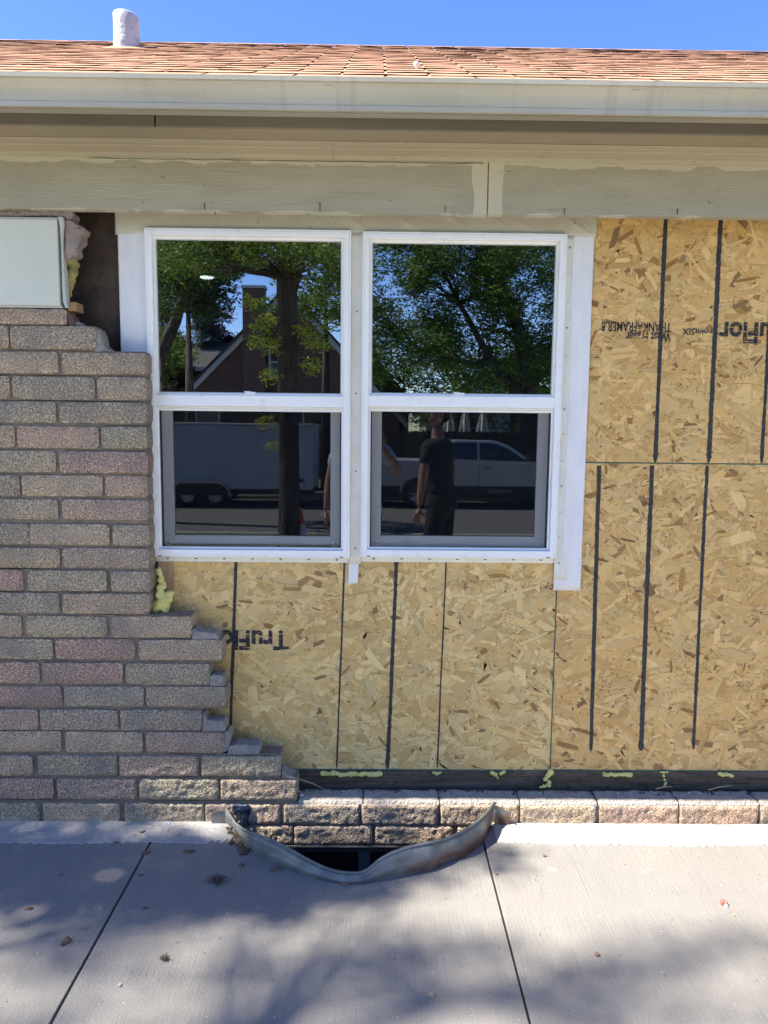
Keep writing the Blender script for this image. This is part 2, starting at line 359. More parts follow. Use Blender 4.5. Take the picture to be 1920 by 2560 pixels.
def shingle_mesh(seed):
    r = random.Random(seed); b = MB()
    for t in range(3):
        x0 = t/3+.006; x1 = (t+1)/3-.006; nx = 4; vs = []
        dz = [r.uniform(0, .0025) for _ in range(nx+1)]; dl = r.uniform(-.006, .006)
        for (u, h) in ((0+dl, .0062), (.13, .0036), (.27, .0008)):
            for k in range(nx+1):
                xq = x0+(x1-x0)*k/nx
                vs.append(Vector((xq, 0, 0)) + ud*(u+ (r.uniform(-.001, .001))) + un*(h + (dz[k] if u < .1 else 0)))
        nb = len(vs)
        vs += [v - un*.0032 for v in vs[:nx+1]]
        fs = [(j*(nx+1)+k, j*(nx+1)+k+1, (j+1)*(nx+1)+k+1, (j+1)*(nx+1)+k) for j in range(2) for k in range(nx)]
        fs += [(nb+k, nb+k+1, k+1, k) for k in range(nx)]
        fs += [(nb, 0, nx+1), (nb+nx, 2*nx+1, nx)]
        b.add(vs, fs)
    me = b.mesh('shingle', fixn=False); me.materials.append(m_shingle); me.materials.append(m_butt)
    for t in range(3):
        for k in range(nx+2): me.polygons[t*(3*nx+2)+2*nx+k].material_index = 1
    return me
SM = [shingle_mesh(i) for i in range(6)]
cnt = 0
for c in range(NC-1, -1, -1):
    base = Vector((0, EY, EZ)) + ud*(c*EX)
    D = base.y+2.81; hw = D*.56+.25
    off = (c % 2)*(1/6) + rnd.choice((0, 1/3, 2/3)) + .02
    x = -math.ceil(hw)-1+off
    while x < hw:
        if x+1 > -hw:
            me = SM[rnd.randrange(6)]
            if c == 0:
                me = me.copy()
                for v in me.vertices:
                    gx = v.co.x+x
                    lift = .016*math.exp(-((gx-.42)/.13)**2) + .008*math.exp(-((gx+.75)/.22)**2) + .006*math.exp(-((gx-1.5)/.15)**2)
                    t = max(0, 1-v.co.y/.12)
                    v.co.z += lift*t
            o = bpy.data.objects.new('shingle', me); COL.objects.link(o); o.parent = roof
            o.location = base + Vector((x, 0, 0)) - Vector(roof.location); cnt += 1
        x += 1
# ridge caps
for i in range(36):
    xx0 = -4.2+i*.235; b = MB(); q = Vector((0, RY, RZ+.012))
    vs = []
    for xq, h in ((xx0, .004), (xx0+.3, .0)):
        for yy_, zz_ in ((-.14, -.14*SL), (0, .012), (.14, -.14*SL)):
            vs.append((xq, q.y+yy_, q.z+zz_+h))
    vs += [(v[0], v[1], v[2]-.006) for v in vs[:3]]
    b.add(vs, [(0,1,4,3),(1,2,5,4),(6,7,1,0),(7,8,2,1)]); b.obj('ridge_shingle', m_shingle, roof)
# vent pipe
vp = Vector(((W(317, 120, 1.87)).x, 1.87, EZ+(1.87-EY)*SL))
vent = thing('vent_pipe', 'white lead jacketed vent pipe standing on the orange roof', 'vent pipe', vp)
b = MB(); ns = 24; vs = []
for j, (z, rr) in enumerate(((-.08, .078), (0, .077), (.07, .075), (.13, .074), (.182, .075), (.189, .071), (.189, .058), (.12, .056))):
    for k in range(ns):
        a = 2*math.pi*k/ns; rr2 = rr*(1+.03*noise.noise(Vector((math.cos(a)*2, math.sin(a)*2, z*9))))
        zt = z - (.010*(.5+.5*math.cos(a)) if .12 < z else 0)
        vs.append((vp.x+rr2*math.cos(a), vp.y+rr2*math.sin(a), vp.z+zt))
b.add(vs, [(j*ns+k, j*ns+(k+1) % ns, (j+1)*ns+(k+1) % ns, (j+1)*ns+k) for j in range(7) for k in range(ns)])
b.obj('pipe_jacket', m_lead, vent, smooth=True)
b = MB(); q = 12; vs = []
for j, rr in enumerate((.077, .10, .135)):
    for k in range(ns):
        a = 2*math.pi*k/ns; yq = rr*math.sin(a)
        vs.append((vp.x+rr*math.cos(a)*1.1, vp.y+yq, vp.z+yq*SL+(.016 if j == 0 else .009 if j == 1 else .004)))
b.add(vs, [(j*ns+k, j*ns+(k+1) % ns, (j+1)*ns+(k+1) % ns, (j+1)*ns+k) for j in range(2) for k in range(ns)])
b.obj('flashing_collar', m_shingle, vent, smooth=True)
# ball and leaf scraps on the roof
pb = W(1042, 173, .35); pb = Vector((pb.x, .35, EZ+(.35-EY)*SL+.03))
bm = bmesh.new(); bmesh.ops.create_icosphere(bm, subdivisions=3, radius=.013, matrix=Matrix.Translation(pb))
me = bpy.data.meshes.new('roof_pebble'); bm.to_mesh(me); bm.free()
for v in me.vertices: v.co += (v.co-pb)*.25*noise.noise(v.co*60)
o = link('lint_ball', me, M('pale_lint', (.7, .72, .72), .9).m, None, True); tag(o, 'small white ball of fluff lying on the orange shingles', 'debris')

# ------------------------------------------------------------------ gutter: K profile swept along X
gut = thing('rain_gutter', 'pale beige metal gutter running along the roof edge', 'gutter', (0, -.5, 2.44))
GX0, GX1 = -3.2, 3.2
prof = [(-.470, 2.520), (-.468, 2.452), (-.500, 2.4365), (-.5085, 2.4375), (-.5095, 2.4510), (-.5065, 2.4530), (-.5085, 2.466), (-.5145, 2.482), (-.523, 2.496), (-.5305, 2.5025), (-.5315, 2.5055), (-.5395, 2.5060), (-.5405, 2.5185), (-.532, 2.5195), (-.528, 2.513)]
pr2 = [(y+.0025, z-.0015) if False else (y+.002, z) for y, z in prof]
b = MB(); n = len(prof); ns = 60; vs = []
for i in range(ns+1):
    xq = GX0+(GX1-GX0)*i/ns; w = .0018*noise.noise(Vector((xq*1.6, 0, 0)))+.0008*noise.noise(Vector((xq*7, 4, 0)))
    for y, z in prof: vs.append((xq, y+w, z+w*.7))
b.add(vs, [(i*n+k, (i+1)*n+k, (i+1)*n+k+1, i*n+k+1) for i in range(ns) for k in range(n-1)])
o = b.obj('gutter_trough', m_gutter, gut, smooth=True)
md = o.modifiers.new('sol', 'SOLIDIFY'); md.thickness = .0012
md = o.modifiers.new('es', 'EDGE_SPLIT'); md.split_angle = R(38)
for xq in (-2.0, -1.4, -.15, .75, 1.35, 2.2):
    MB().box(xq-.012, xq+.012, -.53, -.47, 2.498, 2.502).obj('gutter_hanger', m_gutter, gut)

# ------------------------------------------------------------------ eaves
eav = thing('eaves', 'weathered beige painted timber eaves below the gutter', 'eaves', (0, -.2, 2.43))
def rough_board(name, x0, x1, y0, y1, z0, z1, m, amp=.0012, step=.05, bev=.0015):
    n = max(2, int((x1-x0)/step)); b = MB(); vs = []
    for i in range(n+1):
        xq = x0+(x1-x0)*i/n
        def nn(k): return amp*noise.noise(Vector((xq*3.1, k*7.7+x0, z0*5)))
        vs += [(xq, y0+nn(1), z0+nn(2)), (xq, y0+nn(3), z1+nn(4)), (xq, y1, z1), (xq, y1, z0)]
    fs = [(i*4+k, i*4+(k+1) % 4, i*4+4+(k+1) % 4, i*4+4+k) for i in range(n) for k in range(4)]
    fs += [(0, 1, 2, 3), (n*4+3, n*4+2, n*4+1, n*4)]
    b.add(vs, fs); return b.obj(name, m, None, bevel=bev)
def kid(o, p): o.parent = p; o.location = -Vector(parent_origin(p)); return o
kid(rough_board('frieze_board', -3, .3765, -.135, -.10, 2.2515, 2.43, m_frieze), eav)
kid(rough_board('frieze_board', .3795, 3, -.1365, -.10, 2.2535, 2.43, m_frieze), eav)
MB().box(-3, 3, -.0999, .10, 2.297, 2.60).obj('framing_header', m_timber, eav)
# crown moulding profile (y,z)
zs = 2.4515
mp = [(-.099, 2.4245), (-.1375, 2.4255), (-.146, 2.430), (-.150, 2.4372), (-.158, 2.4385), (-.172, 2.4425), (-.188, 2.4435), (-.1905, 2.4468), (-.205, 2.4475), (-.222, 2.4488), (-.2265, 2.4512), (-.235, 2.4518), (-.235, 2.4522), (-.099, 2.4522)]
for (a, c) in ((-3, -.158), (-.1572, 3)):
    n = len(mp); ns = 40; vs = []; b = MB()
    for i in range(ns+1):
        xq = a+(c-a)*i/ns; w = .001*noise.noise(Vector((xq*2, 3, 0))) + (0 if a < -1 else -.0006)
        for y, z in mp: vs.append((xq, y+w, z+w))
    b.add(vs, [(i*n+k, (i+1)*n+k, (i+1)*n+(k+1) % n, i*n+(k+1) % n) for i in range(ns) for k in range(n)] + [list(range(n)), list(range(ns*n, ns*n+n))[::-1]])
    o = b.obj('crown_moulding', m_mould, eav, smooth=True); md = o.modifiers.new('es', 'EDGE_SPLIT'); md.split_angle = R(40)
kid(rough_board('soffit_board', -3, 3, -.322, -.2355, zs+.0008, zs+.016, m_soffit, bev=.001), eav)
jx = W(387, 300, -.336).x
kid(rough_board('inner_fascia_board', -3, jx-.0028, -.336, -.3225, zs+.0005, zs+.065, m_soffit_shade, bev=.001), eav)
kid(rough_board('inner_fascia_board', jx+.0028, 3, -.336, -.3225, zs+.0005, zs+.065, m_soffit_shade, bev=.001), eav)
kid(rough_board('fascia_board', -3, 3, -.466, -.438, 2.4445, 2.488, m_fascia, bev=.002), eav)
MB().box(-3, 3, -.437, -.3365, 2.4886, 2.50).obj('lookout', m_timber, eav); MB().box(-3, 3, -.322, .05, 2.4686, 2.53).obj('lookout', m_timber, eav)
# nails and pencil ticks on the frieze
for px, py in ((510, 460), (358, 506), (1416, 512), (1254, 432), (205, 420), (530, 508)):
    p = W(px, py, -.137); MB().tube([(p.x, -.1395, p.z), (p.x, -.13, p.z)], .0022, 8).obj('nail_head', m_steel, eav)
for px, y0, y1 in ((511, 507, 524), (800, 506, 526), (538, 529, 536), (1113, 515, 529), (1411, 520, 536), (1694, 521, 537)):
    a = W(px, y0, -.1375); c = W(px-1, y1, -.1375)
    MB().box(a.x-.0011, a.x+.0011, -.1385, -.1362, c.z, a.z).obj('pencil_tick', m_ink, eav)
# split in the frieze at its joint and the caulk crack under the moulding
b = MB()
xs = np.linspace(-1.0, .36, 90)
for i in range(89):
    h = .0015*(.35+abs(noise.noise(Vector((xs[i]*9, 1, 1))))*2.2); z0 = 2.4215+.002*noise.noise(Vector((xs[i]*14, 5, 0)))
    b.box(xs[i], xs[i+1], -.1371, -.1345, z0-h*.5, z0+h*.5)
b.obj('caulk_crack', m_black, eav)

# ------------------------------------------------------------------ house shell behind: room and structure
room = tag(thing('house_interior', None, None, (0, .2, 0)), kind='structure')
MB().box(-4, 4, 6.0, 6.1, 0, 2.46).obj('back_wall', m_room, room)
MB().box(-4.1, -4, .05, 6.1, 0, 2.46).obj('side_wall', m_room, room)
MB().box(4, 4.1, .05, 6.1, 0, 2.46).obj('side_wall', m_room, room)
MB().box(-4, 4, .14, 6.1, .2, .26).obj('room_floor', m_room, room)
MB().box(-4, 4, .14, 6.1, 2.46, 2.52).obj('room_ceiling', m_room, room)
WIN = [(-.846, -.100, 1.017, 2.218), (-.058, .685, 1.022, 2.215)]
b = MB(); b.box(-4, -.83, .014, .13, .165, 2.25); b.box(-.115, -.045, .05, .13, 1.03, 2.2); b.box(.67, 4, .014, .13, .165, 2.25)
b.box(-.83, .67, .014, .13, .165, 1.03); b.box(-.83, .67, .05, .13, 2.2, 2.25)
b.obj('wall_framing', m_tar, room)
pl = W(517, 700, 2.0)
b = MB(); b.tube([(pl.x, 2.0, 2.452), (pl.x, 2.0, 2.444)], [.042, .042], 24); b.obj('downlight_lens', m_lamp, room)
b = MB(); b.tube([(pl.x, 2.0, 2.459), (pl.x, 2.0, 2.449)], [.055, .052], 24); b.obj('downlight_trim', m_vinyl, room)
MB().box(.2, .8, 3.0, 3.4, .26, 1.85).obj('tall_cabinet', M('cabinet_paint', (.16, .16, .14), .7).m, room)

# ------------------------------------------------------------------ brick wall
wall = thing('brick_wall', 'stepped brick veneer wall of speckled pink grey and olive bricks', 'brick wall', (-1.1, -.1, 0))
YF = -.12
PINK, PK2, GREY, OLIVE, TAN = (.42, .265, .17), (.38, .215, .155), (.31, .245, .16), (.33, .265, .155), (.41, .295, .175)
rows = [ # y top, y bottom, bricks (x0,x1,colour)
 (773, 811, [(-170, -12, TAN), (-5, 165, PINK)]),
 (816, 873, [(-165, 20, TAN), (25, 238, GREY)]),
 (880, 934, [(-55, 143, TAN), (154, 363, TAN)]),
 (942, 998, [(-160, 23, TAN), (29, 235, GREY), (242, 365, TAN)]),
 (1005, 1057, [(-55, 139, GREY), (147, 366, GREY)]),
 (1066, 1120, [(-165, 35, TAN), (42, 246, PINK), (252, 366, OLIVE)]),
 (1128, 1181, [(-60, 138, OLIVE), (148, 368, PK2)]),
 (1189, 1241, [(-155, 48, GREY), (53, 255, TAN), (262, 367, PINK)]),
 (1249, 1299, [(-50, 143, TAN), (154, 370, PINK)]),
 (1311, 1362, [(-130, 71, GREY), (73, 272, TAN), (280, 372, TAN)]),
 (1371, 1420, [(-55, 148, TAN), (155, 372, TAN)]),
 (1427, 1478, [(-150, 56, PK2), (69, 266, OLIVE), (276, 373, GREY)]),
 (1484, 1534, [(-55, 146, GREY), (155, 372, TAN)]),
 (1541, 1593, [(-150, 52, TAN), (65, 266, OLIVE), (278, 478, TAN)]),
 (1599, 1649, [(-70, 130, GREY), (138, 336, PK2), (346, 554, TAN)]),
 (1658, 1710, [(-100, 97, PK2), (104, 306, PK2), (313, 523, OLIVE)]),
 (1717, 1766, [(-45, 153, PK2), (159, 358, GREY), (365, 565, OLIVE)]),
 (1775, 1825.5, [(-100, 94, PINK), (99, 294, GREY), (300, 504, GREY)]),
 (1830, 1881, [(-45, 152, TAN), (163, 355, TAN), (364, 559, PINK)]),
 (1889.6, 1940, [(-105, 80, TAN), (95, 292, OLIVE), (297.5, 495, PINK), (503, 701.5, OLIVE)]),
 (1948, 1999, [(-60, 133, PK2), (141, 340, PINK), (348, 545, OLIVE), (551, 742, TAN)]),
 (2010, 2060, [(-100, 96, GREY), (107, 299, TAN), (311, 510, OLIVE), (512.5, 700, PINK), (709, 899, TAN), (904, 1094, TAN), (1102, 1296, TAN), (1302, 1490, TAN), (1500, 1697, PINK), (1700, 1897, PINK), (1902, 2095, TAN), (2103, 2300, PINK), (2306, 2500, TAN)]),
 (2066, 2112, [(555, 732, TAN), (736, 930, TAN), (938, 1131, TAN), (1143, 1300, TAN)]),
]
def brick(x0, x1, z0, z1, col, rough=.0014, seed=0, depth=.088, yf=YF, split=False):
    st = .006 if split else .014
    nx = max(3, int((x1-x0)/st)); nz = 12 if split else 5
    vs = []; rr = random.Random(seed); zo = rr.uniform(-.001, .001); yo = rr.uniform(-.0012, .0012)
    tilt = rr.uniform(-.008, .008)
    for j in range(nz+1):
        for i in range(nx+1):
            u, v = i/nx, j/nz
            x = x0+(x1-x0)*u; z = z0+(z1-z0)*v
            de = min((x-x0), (x1-x), (z-z0)*1.0, (z1-z)*1.0)
            y = yf+yo - rough*1.0*noise.noise(Vector((x*38+seed, z*38, seed))) - rough*.6*noise.noise(Vector((x*110+seed, z*110, 5)))
            if split: y -= .0030*noise.noise(Vector((x*16+seed*3, z*26, 2))) + .0026*noise.noise(Vector((x*55+seed*3, z*60, 9))) + .002*noise.noise(Vector((x*120+seed*3, z*120, 4)))
            if de < .006: y += .0045*(1-de/.006)**1.5
            if i in (0, nx): x += .0022*noise.noise(Vector((x*30, z*40, seed+.5)))
            if j in (0, nz): z += .0020*noise.noise(Vector((x*35, z*30, seed+.9)))
            # rounded corners of the outline
            if i in (0, nx) and j in (0, nz):
                x += .003*(1 if i == 0 else -1); z += .003*(1 if j == 0 else -1)
            vs.append((x, y, z+zo+tilt*(x-(x0+x1)/2)))
    W1 = nx+1
    fs = [(j*W1+i, j*W1+i+1, (j+1)*W1+i+1, (j+1)*W1+i) for j in range(nz) for i in range(nx)]
    ring = [i for i in range(W1)] + [j*W1+nx for j in range(1, nz+1)] + [nz*W1+i for i in range(nx-1, -1, -1)] + [j*W1 for j in range(nz-1, 0, -1)]
    nb = len(vs); vs += [(vs[k][0], yf+depth, vs[k][2]) for k in ring]; n = len(ring)
    fs += [(ring[k], nb+k, nb+(k+1) % n, ring[(k+1) % n]) for k in range(n)]
    fs.append([nb+k for k in range(n)][::-1])
    b = MB(); b.add(vs, fs); me = b.mesh('brick')
    o = link('brick', me, m_brick, wall, True)
    md = o.modifiers.new('es', 'EDGE_SPLIT'); md.split_angle = R(55)
    j_ = rr.uniform(.88, 1.12); o.color = (col[0]*j_*rr.uniform(.96, 1.04), col[1]*j_, col[2]*j_*rr.uniform(.95, 1.05), 1)
    return o
zrow = []
rr = random.Random(77)
for ri, (yt, yb, bl) in enumerate(rows):
    while ri != 22 and bl[0][0] > -950: bl.insert(0, (bl[0][0]-208, bl[0][0]-8, rr.choice((PINK, PK2, GREY, OLIVE, TAN, TAN))))
    xm = 800 if ri == 22 else 150
    zt, zb = W(xm, yt, YF).z, W(xm, yb, YF).z
    zrow.append((zb, zt))
    for k, (xa, xb, c) in enumerate(bl):
        ym = (yt+yb)/2
        brick(W(xa, ym, YF).x, W(xb, ym, YF).x, zb, zt, c, seed=ri*17.3+k*3.1, split=ri >= 19, rough=.0016 if ri < 17 else .0022)
# mortar behind and between, one strip per course
for ri, (yt, yb, bl) in enumerate(rows):
    zb, zt = zrow[ri]
    ztop = (zt + (zrow[ri-1][0] if ri and ri != 22 else zt+.004))/2
    zbot = (zb + zrow[ri+1][1])/2 if ri+1 < len(rows) and ri != 21 else zb-.004
    if ri == 22: ztop = zrow[21][0]-.004
    ym = (yt+yb)/2
    xa, xb = W(bl[0][0]+2, ym, YF).x, W(bl[-1][1]-3, ym, YF).x
    rough_board('mortar_bed', xa, xb, YF+.0120, YF+.084, zbot+.0002, ztop-.0002, m_mortar, amp=.003, step=.02, bev=0)
    o = bpy.context.scene.collection.objects[-1]; kid(o, wall)
# thicker bed under course 22 right of the steps gets its top skimmed with old mortar: ledge
zl = zrow[21][1]
for (xa, xb) in ((746, 906), (909, 1098), (1101, 1299), (1302, 1494), (1498, 1698), (1701, 1900), (1903, 2100), (2104, 2500)):
    x0, x1 = W(xa, 1998, YF).x, W(xb, 1998, YF).x
    n = max(3, int((x1-x0)/.012)); b = MB(); vs = []; ny = 7
    for i in range(n+1):
        for j in range(ny+1):
            X = x0+(x1-x0)*i/n; v = j/ny; Y = YF+.0075+v*.0845
            e = min(i, n-i, 1.0)
            h = .0165 + .003*noise.noise(Vector((X*22, Y*40, 3))) + .004*max(0, noise.noise(Vector((X*9, Y*30, 8)))) + (.010*max(0, noise.noise(Vector((X*20, Y*25, 1)))) if v > .75 else 0)
            if j == 0: h = .013
            if i in (0, n): h *= .8
            vs.append((X, Y+.002*noise.noise(Vector((X*50, 0, 0))), zl+h))
    f0 = len(vs)
    for i in range(n+1): vs.append((x0+(x1-x0)*i/n, YF+.0075, zl-.003))
    for i in range(n+1): vs.append((x0+(x1-x0)*i/n, YF+.094, zl-.003))
    fs = [(i*(ny+1)+j, (i+1)*(ny+1)+j, (i+1)*(ny+1)+j+1, i*(ny+1)+j+1) for i in range(n) for j in range(ny)]
    fs += [(f0+i, f0+i+1, (i+1)*(ny+1), i*(ny+1)) for i in range(n)] + [(i*(ny+1)+ny, (i+1)*(ny+1)+ny, f0+n+1+i+1, f0+n+1+i) for i in range(n)]
    b.add(vs, fs); b.obj('mortar_ledge', m_mlump, wall, smooth=True)

def lumps(name, balls, m, parent=None, voxel=.004, amp=.004, fr=40, squash=1.):
    bm = bmesh.new()
    for (p, r) in balls:
        mt = Matrix.Translation(p) @ Matrix.Diagonal((1, squash, 1, 1))
        bmesh.ops.create_icosphere(bm, subdivisions=2, radius=r, matrix=mt)
    me = bpy.data.meshes.new(name); bm.to_mesh(me); bm.free()
    t = bpy.data.objects.new('t', me); COL.objects.link(t)
    md = t.modifiers.new('r', 'REMESH'); md.mode = 'VOXEL'; md.voxel_size = voxel
    dg = bpy.context.evaluated_depsgraph_get(); m2 = bpy.data.meshes.new_from_object(t.evaluated_get(dg))
    bpy.data.objects.remove(t); bpy.data.meshes.remove(me)
    m2.name = name
    for v in m2.vertices:
        n_ = noise.noise_vector(v.co*fr); v.co += n_*amp + noise.noise_vector(v.co*fr*2.6)*amp*.5
    return link(name, m2, m, parent, True)
x = M('mortar_cap', (.34, .31, .265), .95); x.mixc(x.noise(30, 4), (.25, .225, .19)).mixc(x.noise(120, 2, lo=.55, hi=.7), (.44, .41, .37), amt=.6); x.bump(x.noise(90, 4), .004); m_cap = x.m
# stepped mortar caps left on the exposed brick ends
def chunk(pts, ya, yb, m, name='mortar_lump', parent=wall, amp=.002, voxel=.004):
    """polygon of photo points at depth ya, extruded back to yb, then roughened"""
    poly = [W(px, py, ya) for px, py in pts]; poly = [(p.x, p.z) for p in poly]
    b = MB().prism(poly, ya, yb, 'y'); me = b.mesh(name)
    t = bpy.data.objects.new('t', me); COL.objects.link(t)
    md = t.modifiers.new('r', 'REMESH'); md.mode = 'VOXEL'; md.voxel_size = voxel
    sm = t.modifiers.new('s', 'SMOOTH'); sm.iterations = 2
    dg = bpy.context.evaluated_depsgraph_get(); m2 = bpy.data.meshes.new_from_object(t.evaluated_get(dg))
    bpy.data.objects.remove(t); m2.name = name
    for v in m2.vertices: v.co += noise.noise_vector(v.co*45)*amp + noise.noise_vector(v.co*110)*amp*.5
    return link(name, m2, m, parent, True)
chunk([(236, 824), (247, 820), (254, 838), (258, 862), (272, 874), (282, 877), (282, 880), (236, 880)], -.112, -.045, m_cap)
chunk([(481, 1572), (500, 1580), (535, 1582), (545, 1592), (549, 1600), (478, 1600)], -.114, -.04, m_cap)
chunk([(524, 1690), (533, 1688), (556, 1690), (557, 1702), (562, 1716), (523, 1716)], -.114, -.045, m_cap)
chunk([(505, 1780), (512, 1790), (514, 1800), (540, 1802), (558, 1802), (562, 1812), (565, 1829), (505, 1829)], -.113, -.045, m_cap)
chunk([(559, 1832), (572, 1826), (578, 1840), (574, 1860), (566, 1880), (556, 1881)], -.112, -.05, m_cap)
chunk([(569, 1868), (590, 1863), (648, 1864), (650, 1886), (569, 1888)], -.114, -.045, m_cap)
chunk([(703, 1925), (714, 1933), (722, 1940), (742, 1947), (703, 1948)], -.113, -.045, m_cap)
# dusty mortar bed strips on exposed brick tops
for xa, xb, ri in ((376, 476, 13), (483, 552, 14), (562, 700, 19), (704, 741, 20)):
    z = zrow[ri][1]; x0, x1 = W(xa, 1500, YF).x, W(xb, 1500, YF).x
    x0, x1 = W(xa, (rows[ri][0]), YF).x, W(xb, rows[ri][0], YF).x
    n = 14; b = MB(); vs = []
    for i in range(n+1):
        X = x0+(x1-x0)*i/n
        for j in range(4):
            Y = -.112+j*.024; vs.append((X, Y, z+.0015+.003*abs(noise.noise(Vector((X*30, Y*30, ri))))))
    fs = [(i*4+j, i*4+4+j, i*4+5+j, i*4+j+1) for i in range(n) for j in range(3)]
    b.add(vs, fs); b.obj('mortar_dust', m_cap, wall, smooth=True)
# blue black waterproofing smear on the bricks beside the well
chunk([(582, 2013), (622, 2012), (626, 2030), (618, 2050), (624, 2070), (618, 2078), (600, 2072), (604, 2045), (596, 2030), (586, 2040), (580, 2026)], -.1285, -.118, m_blue, 'waterproofing_smear', amp=.0012, voxel=.003)

# ------------------------------------------------------------------ painted panel, broken parge, insulation, backing
pan = thing('painted_panel', 'smooth pale grey green painted panel above the top left bricks', 'panel', (-1.3, -.12, 1.92))
pz0, pz1, px1 = 1.9195, 2.224, -1.1225
MB().box(-2.3, px1, -.126, -.09, pz0+.006, pz1-.004).obj('panel_face', m_panel, pan, bevel=.003)
b = MB(); vs = []
poly = [(143, 545), (147, 541), (160, 540), (163, 560), (160, 600), (161, 640), (164, 680), (168, 740), (171, 768), (166, 771), (160, 757), (156, 700), (154, 600), (150, 552)]
chunk([(p[0]-3, p[1]) for p in poly], -.123, -.09, m_caulk, 'caulk_edge', pan, amp=.0008, voxel=.003)
MB().box(-2.3, -1.117, -.121, -.092, pz0-.0005, pz0+.0055).obj('caulk_edge', m_caulk, pan, bevel=.001)
MB().box(-2.3, -1.125, -.121, -.092, pz1-.0035, pz1+.003).obj('caulk_edge', m_caulk, pan, bevel=.001)
o = chunk([(-40, 524), (180, 527), (184, 532), (176, 552), (164, 547), (160, 540), (-40, 541)], -.112, -.05, m_parge, 'rubble_strip', None, amp=.005)
tag(o, 'crumbly strip of rubble and mortar between painted panel and frieze', 'rubble')
o = chunk([(162, 548), (180, 553), (205, 566), (211, 572), (207, 584), (200, 586), (200, 603), (192, 612), (190, 616), (192, 632), (183, 640), (172, 648), (163, 646), (159, 630), (163, 615), (162, 580)], -.118, -.055, m_parge, 'broken_render', None, amp=.003)
tag(o, 'broken tan render chunk at the right edge of painted panel', 'render chunk')
o = lumps('torn_insulation', [(W(176, 652, -.08), .022), (W(186, 664, -.08), .018), (W(182, 682, -.08), .020), (W(176, 700, -.08), .018), (W(174, 718, -.08), .016), (W(172, 735, -.08), .014)], m_insul, None, .005, .005, 30)
tag(o, 'torn dirty yellow insulation below the broken render chunk', 'insulation')
o = MB(); p = W(170, 755, -.1); q = W(193, 778, -.1)
o.box(p.x, q.x, -.105, -.04, q.z, p.z); o = o.obj('timber_block', M('cut_timber', (.34, .19, .09), .8).m, bevel=.002)
tag(o, 'small orange cut timber block under the yellow insulation', 'timber block')
o = chunk([(165, 783), (180, 786), (186, 800), (183, 817), (172, 818), (168, 805)], -.112, -.05, M('broken_brick', (.12, .065, .055), .95).m, 'broken_brick', None, amp=.002)
tag(o, 'dark red broken brick stub beside the top left brick', 'brick')
o = chunk([(184, 806), (195, 803), (205, 812), (207, 818), (183, 819)], -.10, -.05, m_cap, 'mortar_crumb', None, amp=.003)
tag(o, 'grey mortar crumb on the brick beside the broken stub', 'mortar crumb')
b = MB(); n = 40; vs = []
X0, X1, Z0, Z1 = -1.45, -.84, 1.70, 2.294
for j in range(n+1):
    for i in range(n//2+1):
        X = X0+(X1-X0)*i/(n//2); Z = Z0+(Z1-Z0)*j/n
        vs.append((X, -.0 + .012*abs(noise.noise(Vector((X*8, Z*8, 0)))) - .003*noise.noise(Vector((X*26, Z*30, 4))), Z))
b.add(vs, [(j*(n//2+1)+i, j*(n//2+1)+i+1, (j+1)*(n//2+1)+i+1, (j+1)*(n//2+1)+i) for j in range(n) for i in range(n//2)])
tag(b.obj('old_wall_backing', m_tar, smooth=True), 'dark brown old tar board exposed left of the windows', 'backing board')
tag(MB().box(-1.25, -.835, -.005, .013, .3, 1.68).obj('old_lower_backing', m_tar), 'dark old board in the gap under the left window corner', 'backing board')

